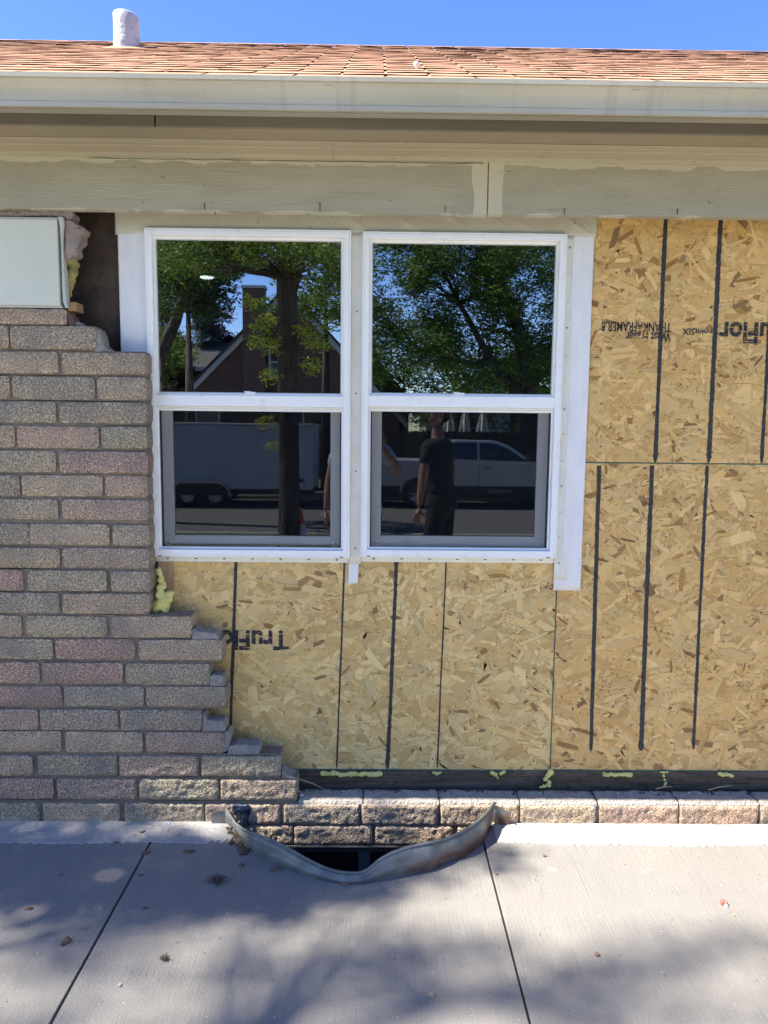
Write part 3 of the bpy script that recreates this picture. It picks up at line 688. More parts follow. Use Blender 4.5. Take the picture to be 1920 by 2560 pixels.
# ------------------------------------------------------------------ OSB sheathing built of strands
CT = [(.74, .56, .29), (.78, .60, .33), (.71, .52, .255), (.80, .64, .37), (.66, .46, .22), (.74, .585, .33)]
CB = [(.36, .20, .075), (.30, .19, .10), (.24, .15, .085), (.42, .26, .10), (.33, .22, .13)]
def osb(name, label, x0, x1, z0, z1, m, seed, dark=.055, pale=0):
    t = thing(name, label, 'wood panel', ((x0+x1)/2, 0, z0))
    MB().box(x0, x1, 0, .0125, z0, z1, (.55, .41, .23)).obj('panel_core', m, t)
    r = np.random.default_rng(seed); A = (x1-x0)*(z1-z0); N = int(A*4600); Nd = int(A*5600)
    V_, F_, C_, U_ = [], [], [], []
    def strand(cx, cz, L, w, a, y, c, ragged):
        ca, sa = math.cos(a), math.sin(a); k = 3
        up = [(-L/2 + r.uniform(0, ragged*w), w/2*r.uniform(.6, 1)), (0+r.uniform(-.2, .2)*L, w/2*r.uniform(.85, 1.1)), (L/2-r.uniform(0, ragged*w), w/2*r.uniform(.5, 1))]
        dn = [(L/2-r.uniform(0, ragged*w), -w/2*r.uniform(.5, 1)), (0+r.uniform(-.2, .2)*L, -w/2*r.uniform(.85, 1.1)), (-L/2+r.uniform(0, ragged*w), -w/2*r.uniform(.6, 1))]
        pts = up+dn; n0 = len(V_); off = r.uniform(0, 50)
        for (u, v) in pts:
            X = cx+u*ca-v*sa; Z = cz+u*sa+v*ca
            X = min(max(X, x0), x1); Z = min(max(Z, z0), z1)
            V_.append((X, y, Z)); U_.append((u*3+off, v*3+off))
        F_.append([n0+i for i in range(6)][::-1]); C_.append(c)
    for i in range(N):
        q = i/N; big = q > .72
        L = min(.15, max(.02, r.lognormal(math.log(.088 if big else .040), .4))); w = min(.045, max(.004, r.lognormal(math.log(.020 if big else .011), .5)))
        a = r.normal(0, .7) if r.random() < .75 else r.uniform(0, math.pi)
        y = -.0002 - .0012*q - r.uniform(0, .0001)
        c = CT[r.integers(len(CT))]
        if r.random() < dark*(.8 if big else 1): c = CB[r.integers(len(CB))]; w *= .75; L *= .7
        g = r.uniform(.80, 1.10); c = tuple(min(.86, p_*g) for p_ in c)
        cx, cz = r.uniform(x0, x1), r.uniform(z0, z1)
        strand(cx, cz, L, w, a, y, c, .8)
        if r.random() < (.5 if big else .08):
            sg = r.choice((-1, 1)); strand(cx-math.sin(a)*w*.5*sg, cz+math.cos(a)*w*.5*sg, L*r.uniform(.3, .8), r.uniform(.0007, .0016), a+r.normal(0, .04), y-.00004, (.40, .26, .12) if r.random() < .7 else (.2, .12, .06), .3)
    for i in range(Nd):                             # fines: thin dark slits, chips
        cx, cz = r.uniform(x0, x1), r.uniform(z0, z1)
        nn = noise.noise(Vector((cx*7+seed, cz*9, seed)))
        if nn < r.uniform(-.15, .35): continue
        L = r.uniform(.003, .02); w = r.uniform(.0006, .0022)
        c = [(.20, .12, .06), (.10, .06, .035), (.32, .2, .1), (.42, .28, .13), (.66, .52, .32)][r.integers(5)]
        strand(cx, cz, L, w, r.normal(0, .9), -.0016-r.uniform(0, .0001), c, .5)
    me = bpy.data.meshes.new('wood_strands'); me.from_pydata(V_, [], F_)
    ca = me.color_attributes.new('Col', 'FLOAT_COLOR', 'CORNER')
    arr = np.ones((len(C_)*6, 4)); arr[:, :3] = np.repeat(np.array(C_), 6, axis=0); ca.data.foreach_set('color', arr.ravel())
    uv = me.uv_layers.new(name='UVMap'); li = np.zeros(len(me.loops), dtype=np.int32); me.loops.foreach_get('vertex_index', li)
    uv.data.foreach_set('uv', np.array(U_)[li].ravel()); me.update()
    o = link('wood_strands', me, m, t); o['kind'] = 'stuff'
    return t
P1 = osb('strand_board', 'upper strand board with two black lines and upside down print right of windows', .690, 2.4, 1.3885, 2.294, m_osb_o, 1, .10)
P2 = osb('strand_board', 'lower right strand board with three black lines ending above its bottom edge', .7035, 2.4, .164, 1.3865, m_osb_o, 2, .10)
P3 = osb('strand_board', 'paler strand board with four black lines directly under the windows', -.812, .7005, .162, 1.06, m_osb_y, 3, .06)
def teal(t, x0, x1, z0, z1):
    n = max(2, int((x1-x0)/.03)); b = MB()
    for i in range(n):
        a = x0+(x1-x0)*i/n; c = x0+(x1-x0)*(i+1)/n; h = (z1-z0)*(.6+.8*abs(noise.noise(Vector((a*20, z0, 0)))))
        b.box(a, c-.0002, -.0022, .012, z0-.0005, z0+h)
    b.obj('sealed_edge', m_teal, t)
teal(P2, .705, 2.4, .1622, .1652); teal(P3, -.6, .699, .1602, .1634); teal(P2, .705, 2.4, 1.3842, 1.3866)
MB().box(.6985, .7005, -.0021, .012, .165, .9).obj('sealed_edge', M('edge_sealer_worn', (.16, .24, .17), .7).m, P3)
def marker(t, xa, ya, xb, yb, wpx, blob=0, seed=0):
    a, c = W(xa, ya, 0), W(xb, yb, 0); n = int((a.z-c.z)/.0055); w = wpx*.00136/2; b = MB(); vs = []
    for i in range(n+1):
        f = i/n; z = a.z+(c.z-a.z)*f; X = a.x+(c.x-a.x)*f + .0016*noise.noise(Vector((z*5, seed, 0)))
        q = w*(1+.28*noise.noise(Vector((z*4, seed, 1))))
        tip = min(1, (1-f)*n/5+.3)
        l_ = q*tip*(1+.45*noise.noise(Vector((z*230, seed, 3)))+ .2*(i % 2)); r_ = q*tip*(1+.45*noise.noise(Vector((z*230, seed, 7)))+.2*((i+1) % 2))
        if blob and f > .975: l_ += .003; r_ += .0035
        vs += [(X-l_, -.0024, z), (X+r_, -.0024, z)]
    nb = len(vs); vs += [(v[0], -.0012, v[2]) for v in vs]
    fs = [(2*i, 2*i+2, 2*i+3, 2*i+1) for i in range(n)] + [(2*i, nb+2*i, nb+2*i+2, 2*i+2) for i in range(n)] + [(2*i+1, 2*i+3, nb+2*i+3, nb+2*i+1) for i in range(n)]
    b.add(vs, fs); b.obj('marker_line', m_ink, t)
for i, q in enumerate(((1664, 541, 1637.5, 1156, 10), (1802, 541, 1770.6, 1157, 10.5), (1938, 541, 1903, 1158, 9), (2073, 541, 2036, 1158, 9))): marker(P1, *q, seed=i*3.3)
for i, q in enumerate(((1497.5, 1164, 1476.5, 1878, 10), (1629.5, 1164, 1602, 1876, 11, 1), (1767, 1164, 1732.7, 1873, 9), (1915, 1164, 1872, 1872, 0.1), (2030, 1164, 1990, 1872, 9))):
    if q[4] > 1: marker(P2, *q, seed=20+i*3.3)
for i, q in enumerate(((590, 1405, 575.4, 1861, 8), (861, 1405, 842, 1921, 4.5), (991, 1405, 969, 1922, 11), (1115, 1405, 1093, 1922, 3.6))): marker(P3, *q, seed=50+i*3.3)
def text3d(name, body, px_right, py_base, px_left, py_cap, parent, m, yoff=-.0027, offset=.01, flip=True, at=None, capratio=.70, bevel=0):
    cu = bpy.data.curves.new(name, 'FONT'); cu.body = body; cu.size = 1; cu.offset = offset; cu.resolution_u = 3; cu.extrude = .004
    t = bpy.data.objects.new('t', cu); COL.objects.link(t)
    dg = bpy.context.evaluated_depsgraph_get(); me = bpy.data.meshes.new_from_object(t.evaluated_get(dg)); bpy.data.objects.remove(t)
    xs_ = [v.co.x for v in me.vertices]; ys_ = [v.co.y for v in me.vertices]; wx = max(xs_)-min(xs_); hy = max(ys_)-max(0, min(ys_)) if min(ys_) > -.05 else max(ys_)
    if at is None:
        a = W(px_right, py_base, 0); c = W(px_left, py_cap, 0)
        sx = (a.x-c.x)/wx; sz = (a.z-c.z)/hy
        for v in me.vertices: v.co = Vector((a.x - (v.co.x-min(xs_))*sx, yoff + v.co.z*.1, a.z - v.co.y*sz))
    else:
        p, width, height = at                      # upright writing that faces the house (+Y), reads from +X to -X
        for v in me.vertices: v.co = Vector((p[0] - (v.co.x-min(xs_))*width/wx, p[1]+v.co.z*.5, p[2]+v.co.y*height/hy))
    return link(name, me, m, parent)
text3d('stencil_print', 'TruFlor', 722, 1578, 523, 1624, P3, m_print, offset=.03)
text3d('stencil_print', 'TruFlor', 1990, 809, 1794, 858, P1, m_print, offset=.03)
text3d('stencil_print', 'pointSIX', 1780, 822, 1705, 838, P1, m_print, offset=.016)
text3d('stencil_print', 'West Fraser', 1677, 832, 1563, 854, P1, m_print, offset=.02)
text3d('stencil_print', 'THANKAFRAMER.8', 1678, 807, 1503, 829, P1, m_print, offset=.016)
# screws into the boards
rr = random.Random(8)
for t, xs_, zs_ in ((P1, (.86, 1.27), (1.43, 1.6, 1.9, 2.1)), (P2, (.74, 1.1, 1.5), (.2, .45, .8, 1.1, 1.35)), (P3, (-.55, -.15, .25, .64), (.19, .5, .8))):
    for xq in xs_:
        for zq in zs_:
            X, Z = xq+rr.uniform(-.02, .02), zq+rr.uniform(-.02, .02)
            MB().tube([(X, -.0026, Z), (X, .002, Z)], .003, 8).obj('screw_head', m_black, t)
# stud strip and dark gap below the left window corner
sx0, sx1 = W(400, 1420, .0).x, W(436, 1420, 0).x
tag(MB().box(sx0-.005, sx1-.002, -.0045, -.0022, .70, 1.012).obj('timber_strip', m_wood, bevel=.0008), 'plain yellow timber strip beside the foam under the left window', 'timber strip')
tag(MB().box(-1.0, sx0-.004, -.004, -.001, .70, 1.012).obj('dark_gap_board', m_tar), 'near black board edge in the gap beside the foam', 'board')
# sill plate
sp = thing('sill_plate', 'dark old timber sill plate along the foot of the boards', 'sill plate', (0, 0, .09))
kid(rough_board('upper_plate', -.7, .02, -.004, .03, .134, .1598, m_timber), sp)
kid(rough_board('upper_plate', .022, .86, -.003, .03, .135, .1598, m_timber), sp)
kid(rough_board('upper_plate', .862, 2.4, -.004, .03, .134, .1615, m_timber), sp)
kid(rough_board('lower_plate', -.7, 2.4, .004, .03, .05, .1335, m_timber, amp=.002), sp)
MB().box(-4, 4, -.03, .14, -.02, .06).obj('foundation_top', m_mortar, sp)
# foam
def fm(label, pts, r, y=-.012, **k):
    o = lumps('foam_bead', [(W(a, c, y), q*r) for a, c, q in pts], m_foam, None, .0035, .0025, 55, **k); tag(o, label, 'foam'); return o
rr = random.Random(3)
fm('long yellow foam bead under the boards near the brick steps', [(806+i*9, 1934+rr.uniform(-2, 3), rr.uniform(.7, 1.1)) for i in range(17)], .011)
fm('small foam blob under the boards below the thinnest black line', [(1086, 1931, .7), (1093, 1934, .9), (1100, 1932, .8), (1083, 1933, .5)], .009)
fm('forked foam blob under the pale board right of its middle', [(1230, 1932, .9), (1238, 1936, 1), (1244, 1945, .6), (1252, 1934, .8), (1260, 1930, .7)], .010)
fm('long foam drip hanging below the joint of the lower boards', [(1377, 1930, 1.1), (1370, 1938, 1), (1364, 1948, .8), (1374, 1955, .7), (1372, 1962, .9), (1360, 1966, .7), (1352, 1968, .5)], .0115, y=-.02)
fm('flat foam sausage under the right board, leftmost of its three', [(1512+i*8, 1936+rr.uniform(-2, 2), rr.uniform(.8, 1)) for i in range(9)], .010)
fm('thin T shaped foam drip under the right board between two blobs', [(1653, 1931, .6), (1660, 1931, .7), (1668, 1930, .6), (1659, 1940, .6), (1662, 1950, .6), (1665, 1958, .7), (1662, 1963, .6)], .009)
fm('short foam blob under the right board nearest the photo edge', [(1798, 1934, .8), (1806, 1936, 1), (1816, 1936, .9), (1826, 1938, .9), (1831, 1940, .7)], .010)
fm('big pale yellow foam lump between bricks and board under the left window', [(397, 1424, .45), (399, 1434, .5), (404, 1446, .5), (409, 1458, .5), (412, 1466, .4), (399, 1450, .5), (400, 1470, .75), (401, 1486, .95), (407, 1500, 1.1), (398, 1512, 1.15), (412, 1512, 1.0), (425, 1485, .7), (424, 1498, .7), (430, 1482, .5), (390, 1522, .8), (380, 1525, .5), (412, 1524, .8)], .021, y=-.06)

# ------------------------------------------------------------------ windows
def ringbox(x0, x1, z0, z1, w, y0, y1, wb=None, wt=None):
    """mitred rectangular frame: returns MB with four mitred members"""
    wb = w if wb is None else wb; wt = w if wt is None else wt; b = MB()
    O = [(x0, z0), (x1, z0), (x1, z1), (x0, z1)]; I = [(x0+w, z0+wb), (x1-w, z0+wb), (x1-w, z1-wt), (x0+w, z1-wt)]
    for k in range(4):
        q = (k+1) % 4; pl_ = [O[k], O[q], I[q], I[k]]
        b.prism(pl_, y0, y1, 'y')
    return b
def window(label, x0, x1, z0, z1, side):
    t = thing('double_hung_window', label, 'window', ((x0+x1)/2, 0, z0))
    # nailing flange
    fl = MB()
    fl.box(x0-.002 if side == 'L' else x0-.006, x1+.006, -.0075, -.004, z0-.024, z0+.004); fl.box(x0-.035, x0+.004, -.0075, -.004, z0+.0045, z1+.03); fl.box(x1-.004, x1+.032, -.0075, -.004, z0+.0045, z1+.03)
    f_ = fl.obj('nailing_flange', m_flange, t)
    rr_ = random.Random(5 if side == 'L' else 6)
    for k in range(7):
        xq = x0+.05+k*(x1-x0-.1)/6
        if (k % 2 == 0 and side == 'L') or (side == 'R' and k == 0):
            MB().tube([(xq, -.0115, z0-.012), (xq, -.004, z0-.012)], .0048, 12).obj('screw_head', m_steel, f_)
        else: MB().box(xq-.006, xq+.006, -.0085, -.005, z0-.0135, z0-.0105).obj('slot', m_black, f_)
    for xq in (x0+.03, x1-.03): MB().box(xq-.006, xq+.006, -.0425, -.038, z0+.0015, z0+.0045).obj('weep_hole', m_black, f_)
    # outer frame, three stepped mitred rings
    ringbox(x0, x1, z0, z1, .007, -.040, .06).obj('frame_casing', m_vinyl, t, bevel=.0012)
    ringbox(x0+.0071, x1-.0071, z0+.0071, z1-.0071, .0183, -.042, .06, wb=.021).obj('frame_inner_step', m_vinyl, t, bevel=.0015)
    gx0, gx1 = x0+.0255, x1-.0255; zr0, zr1 = z0+.567, z0+.607; zt = z1-.0255
    # upper sash
    ringbox(gx0, gx1, zr1-.012, zt, .0095, -.027, .01, wb=.02).obj('upper_sash', m_vinyl, t, bevel=.0012)
    MB().box(gx0+.0098, gx1-.0098, -.018, -.014, zr1+.0085, zt-.0098).obj('upper_pane', m_glass, t)
    ringbox(gx0+.0097, gx1-.0097, zr1+.0083, zt-.0097, .0025, -.0215, -.0185).obj('glazing_bead', m_caulk, t)
    # meeting rail
    MB().box(gx0-.008, gx1+.008, -.039, .008, zr0-.002, zr1).obj('meeting_rail', m_vinyl, t, bevel=.002)
    MB().box(gx0, gx1, -.031, .008, zr0-.0105, zr0-.0023).obj('rail_return', m_flange, t, bevel=.001)
    # lower sash, set inside
    sx0, sx1, sz0, sz1 = gx0+.008, gx1-.008, z0+.0285, zr0-.012
    ringbox(sx0, sx1, sz0, sz1, .042, .004, .045, wb=.048, wt=.004).obj('lower_sash', m_vinyl, t, bevel=.002)
    ringbox(gx0+.0002, gx1-.0002, z0+.0285, zr0-.0108, .0078, -.026, .05).obj('sash_track', m_vinyl, t, bevel=.001)
    MB().box(sx0+.0405, sx1-.0405, .0125, .0165, sz0+.0465, sz1-.003).obj('lower_pane', m_glass2, t)
    ringbox(sx0+.0395, sx1-.0395, sz0+.0455, sz1-.0042, .0025, .0095, .0123).obj('glazing_bead', m_black, t)
    # insect screen
    sc = ringbox(sx0+.001, sx1-.001, sz0+.001, sz1-.0005, .0042, -.020, -.008).obj('screen_frame', m_black, t)
    MB().box(sx0+.005, sx1-.005, -.0125, -.0121, sz0+.005, sz1-.0045).obj('screen_mesh', m_screen, sc)
    for (cx_, cz_) in ((sx0+.022, sz0+.022), (sx1-.022, sz0+.022)):
        ringbox(cx_-.010, cx_+.010, cz_-.010, cz_+.010, .0012, -.0137, -.0127).obj('screen_corner', m_caulk, sc)
    # sash lock on the meeting rail
    xc = (x0+x1)/2 - .005 + (.0 if side == 'L' else -.01)
    lk = MB().box(xc-.026, xc+.026, -.036, .002, zr1+.0003, zr1+.005).obj('sash_lock', m_vinyl, t, bevel=.001)
    MB().box(xc-.012, xc+.026, -.034, -.012, zr1+.0053, zr1+.0125).obj('lock_lever', m_vinyl, lk, bevel=.0015)
    MB().box(xc-.017, xc+.008, -.030, -.016, zr1+.0127, zr1+.0155).obj('lock_cam', m_vinyl, lk, bevel=.001)
    for xq in (gx0+.03, gx1-.03): MB().box(xq-.012, xq+.012, -.032, -.02, zr1+.0003, zr1+.003).obj('tilt_latch', m_vinyl, t, bevel=.0008)
    return t
window('left double hung window reflecting the trailer and thick tree trunk', *WIN[0], 'L')
window('right double hung window reflecting the man and pickup truck', *WIN[1], 'R')
# screen edge shadows of the wall behind frame bottoms are real; tapes next
def sheet(name, label, x0, x1, z0, z1, y, m, amp=.0015, fr=7, cat='tape', nx=14, nz=40, skew=None, wr_=0, parent=None):
    b = MB(); vs = []
    for j in range(nz+1):
        for i in range(nx+1):
            u, v = i/nx, j/nz; X = x0+(x1-x0)*u; Z = z0+(z1-z0)*v
            if skew: X, Z = skew(u, v, X, Z)
            yy_ = y - amp*(noise.noise(Vector((X*fr*2, Z*fr, 3)))+.4*noise.noise(Vector((X*fr*6, Z*fr*4, 9))))
            if wr_: yy_ -= wr_*max(0, noise.noise(Vector(((X+Z*1.5)*26, (Z-X*.3)*8, 1)))-.1)
            if i in (0, nx): X += .0007*noise.noise(Vector((Z*40, u, 2)))
            vs.append((X, yy_, Z))
    W1 = nx+1; fs = [(j*W1+i, j*W1+i+1, (j+1)*W1+i+1, (j+1)*W1+i) for j in range(nz) for i in range(nx)]
    b.add(vs, fs); o = b.obj(name, m, parent, smooth=True)
    md = o.modifiers.new('sol', 'SOLIDIFY'); md.thickness = .0006; md.offset = 1
    if label: tag(o, label, cat)
    return o
ft = thing('flashing_tape', 'wide white tape strip down the right side of the windows', 'tape', (.74, 0, .89))
sheet('tape_sheet', None, .686, .791, .892, 2.262, -.0105, m_tape, .0012, parent=ft)
sheet('tape_ridge', None, .686, .715, .935, 2.225, -.0135, m_tape2, .0012, 9, parent=ft, skew=lambda u, v, X, Z: (X+(.012*noise.noise(Vector((Z*5, 0, 0))) if u > .9 else 0) + (.018 if u > .9 and v < .06 else 0), Z))
fc = thing('flashing_tape', 'narrow tape between the windows with a short white tail below', 'tape', (-.08, 0, .91))
sheet('tape_ridge', None, -.1, -.058, .99, 2.225, -.014, m_tape2, .001, 9, parent=fc)
sheet('tape_tail', None, -.1035, -.0655, .911, 1.0, -.0135, m_tape, .002, 9, parent=fc, nz=10, skew=lambda u, v, X, Z: (X-.003*(1-v), Z+.003*u*(1-v)))
fl_ = thing('flashing_tape', 'bluish white tape strip between the dark hole and left window', 'tape', (-.9, 0, 1.7))
sheet('tape_sheet', None, -.951, -.846, 1.5, 2.262, -.0125, m_tape, .003, 5, parent=fl_, nx=24, nz=60)
for k in range(13):
    for xq, z0_ in ((-.079, 1.05), (.703, 1.0)):
        z = z0_+k*.098+.003*math.sin(k*3)
        MB().tube([(xq, -.0185, z), (xq, -.012, z)], [.0028, .0042], 10).obj('screw_bump', m_tape2 if k % 3 else m_steel, fc if xq < 0 else ft, smooth=True)
def memskew(u, v, X, Z):
    if u < .08: Z += (-.018*(1-u/.08) if v < .5 else 0)
    return X, Z
hm = sheet('head_membrane', 'wrinkled beige flashing membrane across the tops of both windows', -.957, .796, 2.2145, 2.294, -.019, m_membrane, .002, 8, 'membrane', nx=260, nz=12, skew=memskew, wr_=.005)

# ------------------------------------------------------------------ window well
well = thing('window_well', 'bent galvanised steel window well sunk in the concrete', 'window well', (0, -.3, 0))
def band():
    xs_ = [195+i*(1480-195)/70 for i in range(71)]
    top_, gr, bt = [], [], []
    for x_ in xs_:
        gx, gy = c6((x_, interp(wg, x_))); p = G(gx, gy)
        rx, ry = c6((x_, interp(wr, x_)))
        inn = Vector((0, .012, 0)); q = W(rx, ry, min(p.y+.012, -.124)); 
        top_.append(q); gr.append(p); bt.append(Vector((p.x, min(p.y+.02, -.124), -.5)))
    return top_, gr, bt
tp, gr, bt = band()
lw = [W(563.5, 2026, -.135)]; rw = [W(1238, 2010, -.135)]
tp = [Vector((lw[0].x, -.128, lw[0].z))] + tp[1:-1] + [Vector((rw[0].x, -.128, rw[0].z))]
gr = [Vector((tp[0].x, -.128, 0))] + gr[1:-1] + [Vector((tp[-1].x-.012, -.128, .01))]
bt = [Vector((tp[0].x, -.128, -.5))] + bt[1:-1] + [Vector((tp[-1].x-.01, -.128, -.5))]
b = MB(); vs = []; n = len(tp); rowsn = 8
for i in range(n):
    for j in range(rowsn+1):
        if j <= 6:
            f = j/6; p = tp[i].lerp(gr[i], f); out = .012*math.sin(f*math.pi) + .0035*math.sin(f*math.pi*4); p = p + Vector((0, -out*.8, 0))
        else:
            p = gr[i].lerp(bt[i], (j-6)/2)
        p = p + noise.noise_vector(p*9)*.003
        vs.append(p)
b.add(vs, [(i*(rowsn+1)+j, (i+1)*(rowsn+1)+j, (i+1)*(rowsn+1)+j+1, i*(rowsn+1)+j+1) for i in range(n-1) for j in range(rowsn)])
o = b.obj('steel_shell', m_galv, well, smooth=True); md = o.modifiers.new('s', 'SOLIDIFY'); md.thickness = .0022
MB().tube([p+Vector((0, .001, .001)) for p in tp], .0052, 10).obj('rolled_rim', m_galv, well, smooth=True)
a = lw[0]; fl = MB().prism([(W(u, v, -.13).x, W(u, v, -.13).z) for u, v in ((528, 2034), (545, 2027), (566, 2026), (568, 2055), (530, 2058))], -.132, -.129, 'y').obj('wall_flange', m_galv, well)
fl = MB().prism([(W(u, v, -.13).x, W(u, v, -.13).z) for u, v in ((1232, 2012), (1252, 2018), (1272, 2030), (1271, 2064), (1236, 2062))], -.132, -.129, 'y').obj('wall_flange', m_galv, well)
q = W(1253, 2052, -.1325); MB().tube([(q.x, -.1355, q.z), (q.x, -.1325, q.z)], .005, 12).obj('anchor_bolt', m_black, well)
# pit and basement window
x = M('foundation_concrete', (.10, .095, .09), .95); m_found = x.m
tag(MB().box(-4, 4, -.10, .12, -1.0, -.46).obj('foundation_wall', m_found), 'dark concrete foundation wall below the bottom bricks', 'foundation')
b = MB(); b.box(-4, -.62, -.118, .12, -.459, -.016); b.box(.38, 4, -.118, .12, -.459, -.016)
b.obj('foundation_side', m_found, bpy.data.objects['foundation_wall'])
tag(MB().box(-.9, .6, -.62, -.1005, -.56, -.5).obj('well_gravel', m_soil), kind='structure')
bw = thing('basement_window', 'dark basement window down in the steel window well', 'window', (-.1, -.1, -.4))
zt = zrow[22][0]-.006
MB().box(-.62, .38, -.121, -.03, zt-.004, zt+.0015).obj('steel_lintel', m_galv, bw)
ringbox(-.6, .36, -.45, zt-.0042, .03, -.10, -.06).obj('window_frame', M('dull_frame', (.07, .08, .08), .6).m, bw)
px_ = W(910, 2150, -.1).x
MB().box(px_-.022, px_+.022, -.101, -.062, -.42, zt-.0345).obj('centre_mullion', M('dull_mullion', (.09, .11, .12), .6).m, bw)
MB().box(-.57, px_-.0222, -.085, -.08, -.42, zt-.0345).obj('dark_pane', m_black, bw); MB().box(px_+.0222, .33, -.085, -.08, -.42, zt-.0345).obj('dark_pane', m_black, bw)
MB().box(-.62, .38, -.0299, .02, zt+.0, -.02).obj('backing', m_black, bw)

# ------------------------------------------------------------------ debris on the concrete
leafm = M('dead_leaf', (.12, .06, .035), .85); leafm.mixc(leafm.noise(60, 3), (.2, .12, .07)); leafm = leafm.m
def flake(name, label, px, py, sz, m, cat, asp=.55, rot=0, h=.006, z=0., seed=0, n=9):
    p = G(px, py, z); r = random.Random(seed*7+int(px)); b = MB(); vs = [(p.x, p.y, z+h)]
    for k in range(n):
        a = 2*math.pi*k/n; rr_ = sz*(.75+.4*r.random()); xx_, yy_ = rr_*math.cos(a), rr_*math.sin(a)*asp
        vs.append((p.x+xx_*math.cos(rot)-yy_*math.sin(rot), p.y+xx_*math.sin(rot)+yy_*math.cos(rot), z+h*r.uniform(.3, 1.1)))
    nb = len(vs); vs += [(v[0], v[1], z+.0008) for v in vs[1:]]
    fs = [(0, 1+k, 1+(k+1) % n) for k in range(n)] + [(1+k, nb+k, nb+(k+1) % n, 1+(k+1) % n) for k in range(n)] + [[nb+k for k in range(n)][::-1]]
    b.add(vs, fs); return tag(b.obj(name, m), label, cat)
chipm = M('brick_chip', (.20, .12, .09), .95); chipm.bump(chipm.noise(90, 3), .002); chipm = chipm.m
whitem = M('white_chip', (.7, .7, .7), .8).m; tanm = M('tan_chip', (.42, .30, .15), .9).m; redm = M('red_stone', (.30, .12, .09), .9).m
flake('dead_leaf', 'brown leaf lying over the top end of the left slab joint', 366, 2134, .018, leafm, 'leaf', .6, .5, seed=1)
flake('dead_leaf', 'long brown leaf at pale band edge, between joint and window well', 474, 2130, .024, leafm, 'leaf', .4, .1, seed=2)
flake('brick_chip', 'small triangular brick chip left of the steel window well', 604, 2166, .011, chipm, 'brick chip', .8, 1, .012, seed=3)
flake('brick_chip', 'large brown chip touching the left curve of window well', 687, 2176, .020, chipm, 'brick chip', .5, .2, .012, seed=4)
flake('wood_chip', 'yellow and brown wood chip at the front of window well', 812, 2192, .013, tanm, 'wood chip', .8, 1.2, .014, seed=5)
flake('brick_chip', 'brown chip in front of the well beside a white scrap', 861, 2211, .017, chipm, 'brick chip', .6, -.2, .010, seed=6)
flake('paint_scrap', 'tiny white scrap in front of the window well', 889, 2204, .009, whitem, 'scrap', .5, .7, .008, seed=7, n=5)
flake('dead_leaf', 'brown leaf on the concrete near the left photo edge', 165, 2356, .018, leafm, 'leaf', .6, 1.1, .012, seed=8)
flake('dead_leaf', 'thin dark leaf at the left edge above the sunny patch', 71, 2274, .014, leafm, 'leaf', .35, .1, seed=9)
flake('dead_leaf', 'tiny dark leaf in the shade left of the joint', 152, 2188, .008, leafm, 'leaf', .7, .4, seed=10)
flake('dead_leaf', 'little dark leaf just right of the left joint, upper one', 353, 2189, .009, leafm, 'leaf', .4, .3, seed=11)
flake('dead_leaf', 'little dark leaf right of the left joint, lower one', 363, 2271, .008, leafm, 'leaf', .5, .9, seed=12)
flake('red_stone', 'reddish stone with a white side on the sunny right slab', 1809, 2262, .012, redm, 'stone', .8, .3, .014, seed=13)
flake('paint_scrap', 'white sliver against the reddish stone on the right slab', 1815, 2268, .007, whitem, 'scrap', .6, -.3, .011, seed=14, n=5)
flake('tan_chip', 'small tan chip below the reddish stone', 1834, 2289, .006, tanm, 'chip', .7, .3, .003, seed=15)
flake('dark_pebble', 'small dark pebble in the middle of the right slab', 1493, 2389, .008, chipm, 'pebble', .8, .3, .008, seed=16)
flake('pebble', 'small pale pebble low on the middle slab', 1079, 2489, .008, tanm, 'pebble', .9, .3, .009, seed=17)
flake('dark_pebble', 'tiny dark pebble in the shade right of the right joint', 1361, 2141, .006, chipm, 'pebble', .9, .3, .007, seed=18)
flake('dark_pebble', 'tiny dark pebble beside the top of the right joint', 1243, 2187, .005, leafm, 'pebble', .6, .3, .005, seed=19)
flake('grey_pebble', 'tiny grey pebble at the left foot of the pavement', 298, 2465, .006, m_mlump, 'pebble', .9, .3, .007, seed=20)
flake('white_chip', 'white lump of plaster on the pale band by the bricks', 418, 2062, .010, whitem, 'plaster chip', .8, .3, .012, seed=21)
flake('dead_leaf', 'curled brown leaf on the pale band near the bricks', 356, 2083, .012, leafm, 'leaf', .6, 1.0, .008, seed=22)
flake('dead_leaf', 'thin dark leaf at the lower edge of the pale band', 290, 2107, .013, leafm, 'leaf', .3, .0, .005, seed=23)
flake('white_chip', 'white chip resting on the brick ledge beside the bottom brick step', 753, 1990, .009, whitem, 'plaster chip', .6, .2, .008, z=zl+.016, seed=24)
def tuft(label, px, py, r, n, seed, m, hgt=.5):
    p = G(px, py); rr_ = random.Random(seed); b = MB()
    for k in range(n):
        a = rr_.uniform(0, 6.28); L_ = r*rr_.uniform(.3, 1); c = Vector((p.x+rr_.gauss(0, r*.3), p.y+rr_.gauss(0, r*.3), .002))
        d = Vector((math.cos(a)*L_, math.sin(a)*L_, L_*hgt*rr_.random()))
        b.tube([c, c+d*.5+Vector((0, 0, L_*.2)), c+d+Vector((rr_.gauss(0, r*.15), rr_.gauss(0, r*.15), 0))], [.0012, .001, .0005], 4)
    return tag(b.obj('dried_tuft', m), label, 'dried weeds')
strawm = M('dry_root', (.10, .075, .05), .95).m
tuft('dried brown weed tuft left of the window well', 543, 2204, .035, 60, 1, strawm)
tuft('small dried moss clump in the middle of the slab', 412, 2399, .014, 60, 2, strawm, 1)
b = MB(); rr_ = random.Random(9)                       # crumbs along the wall foot and over the slab
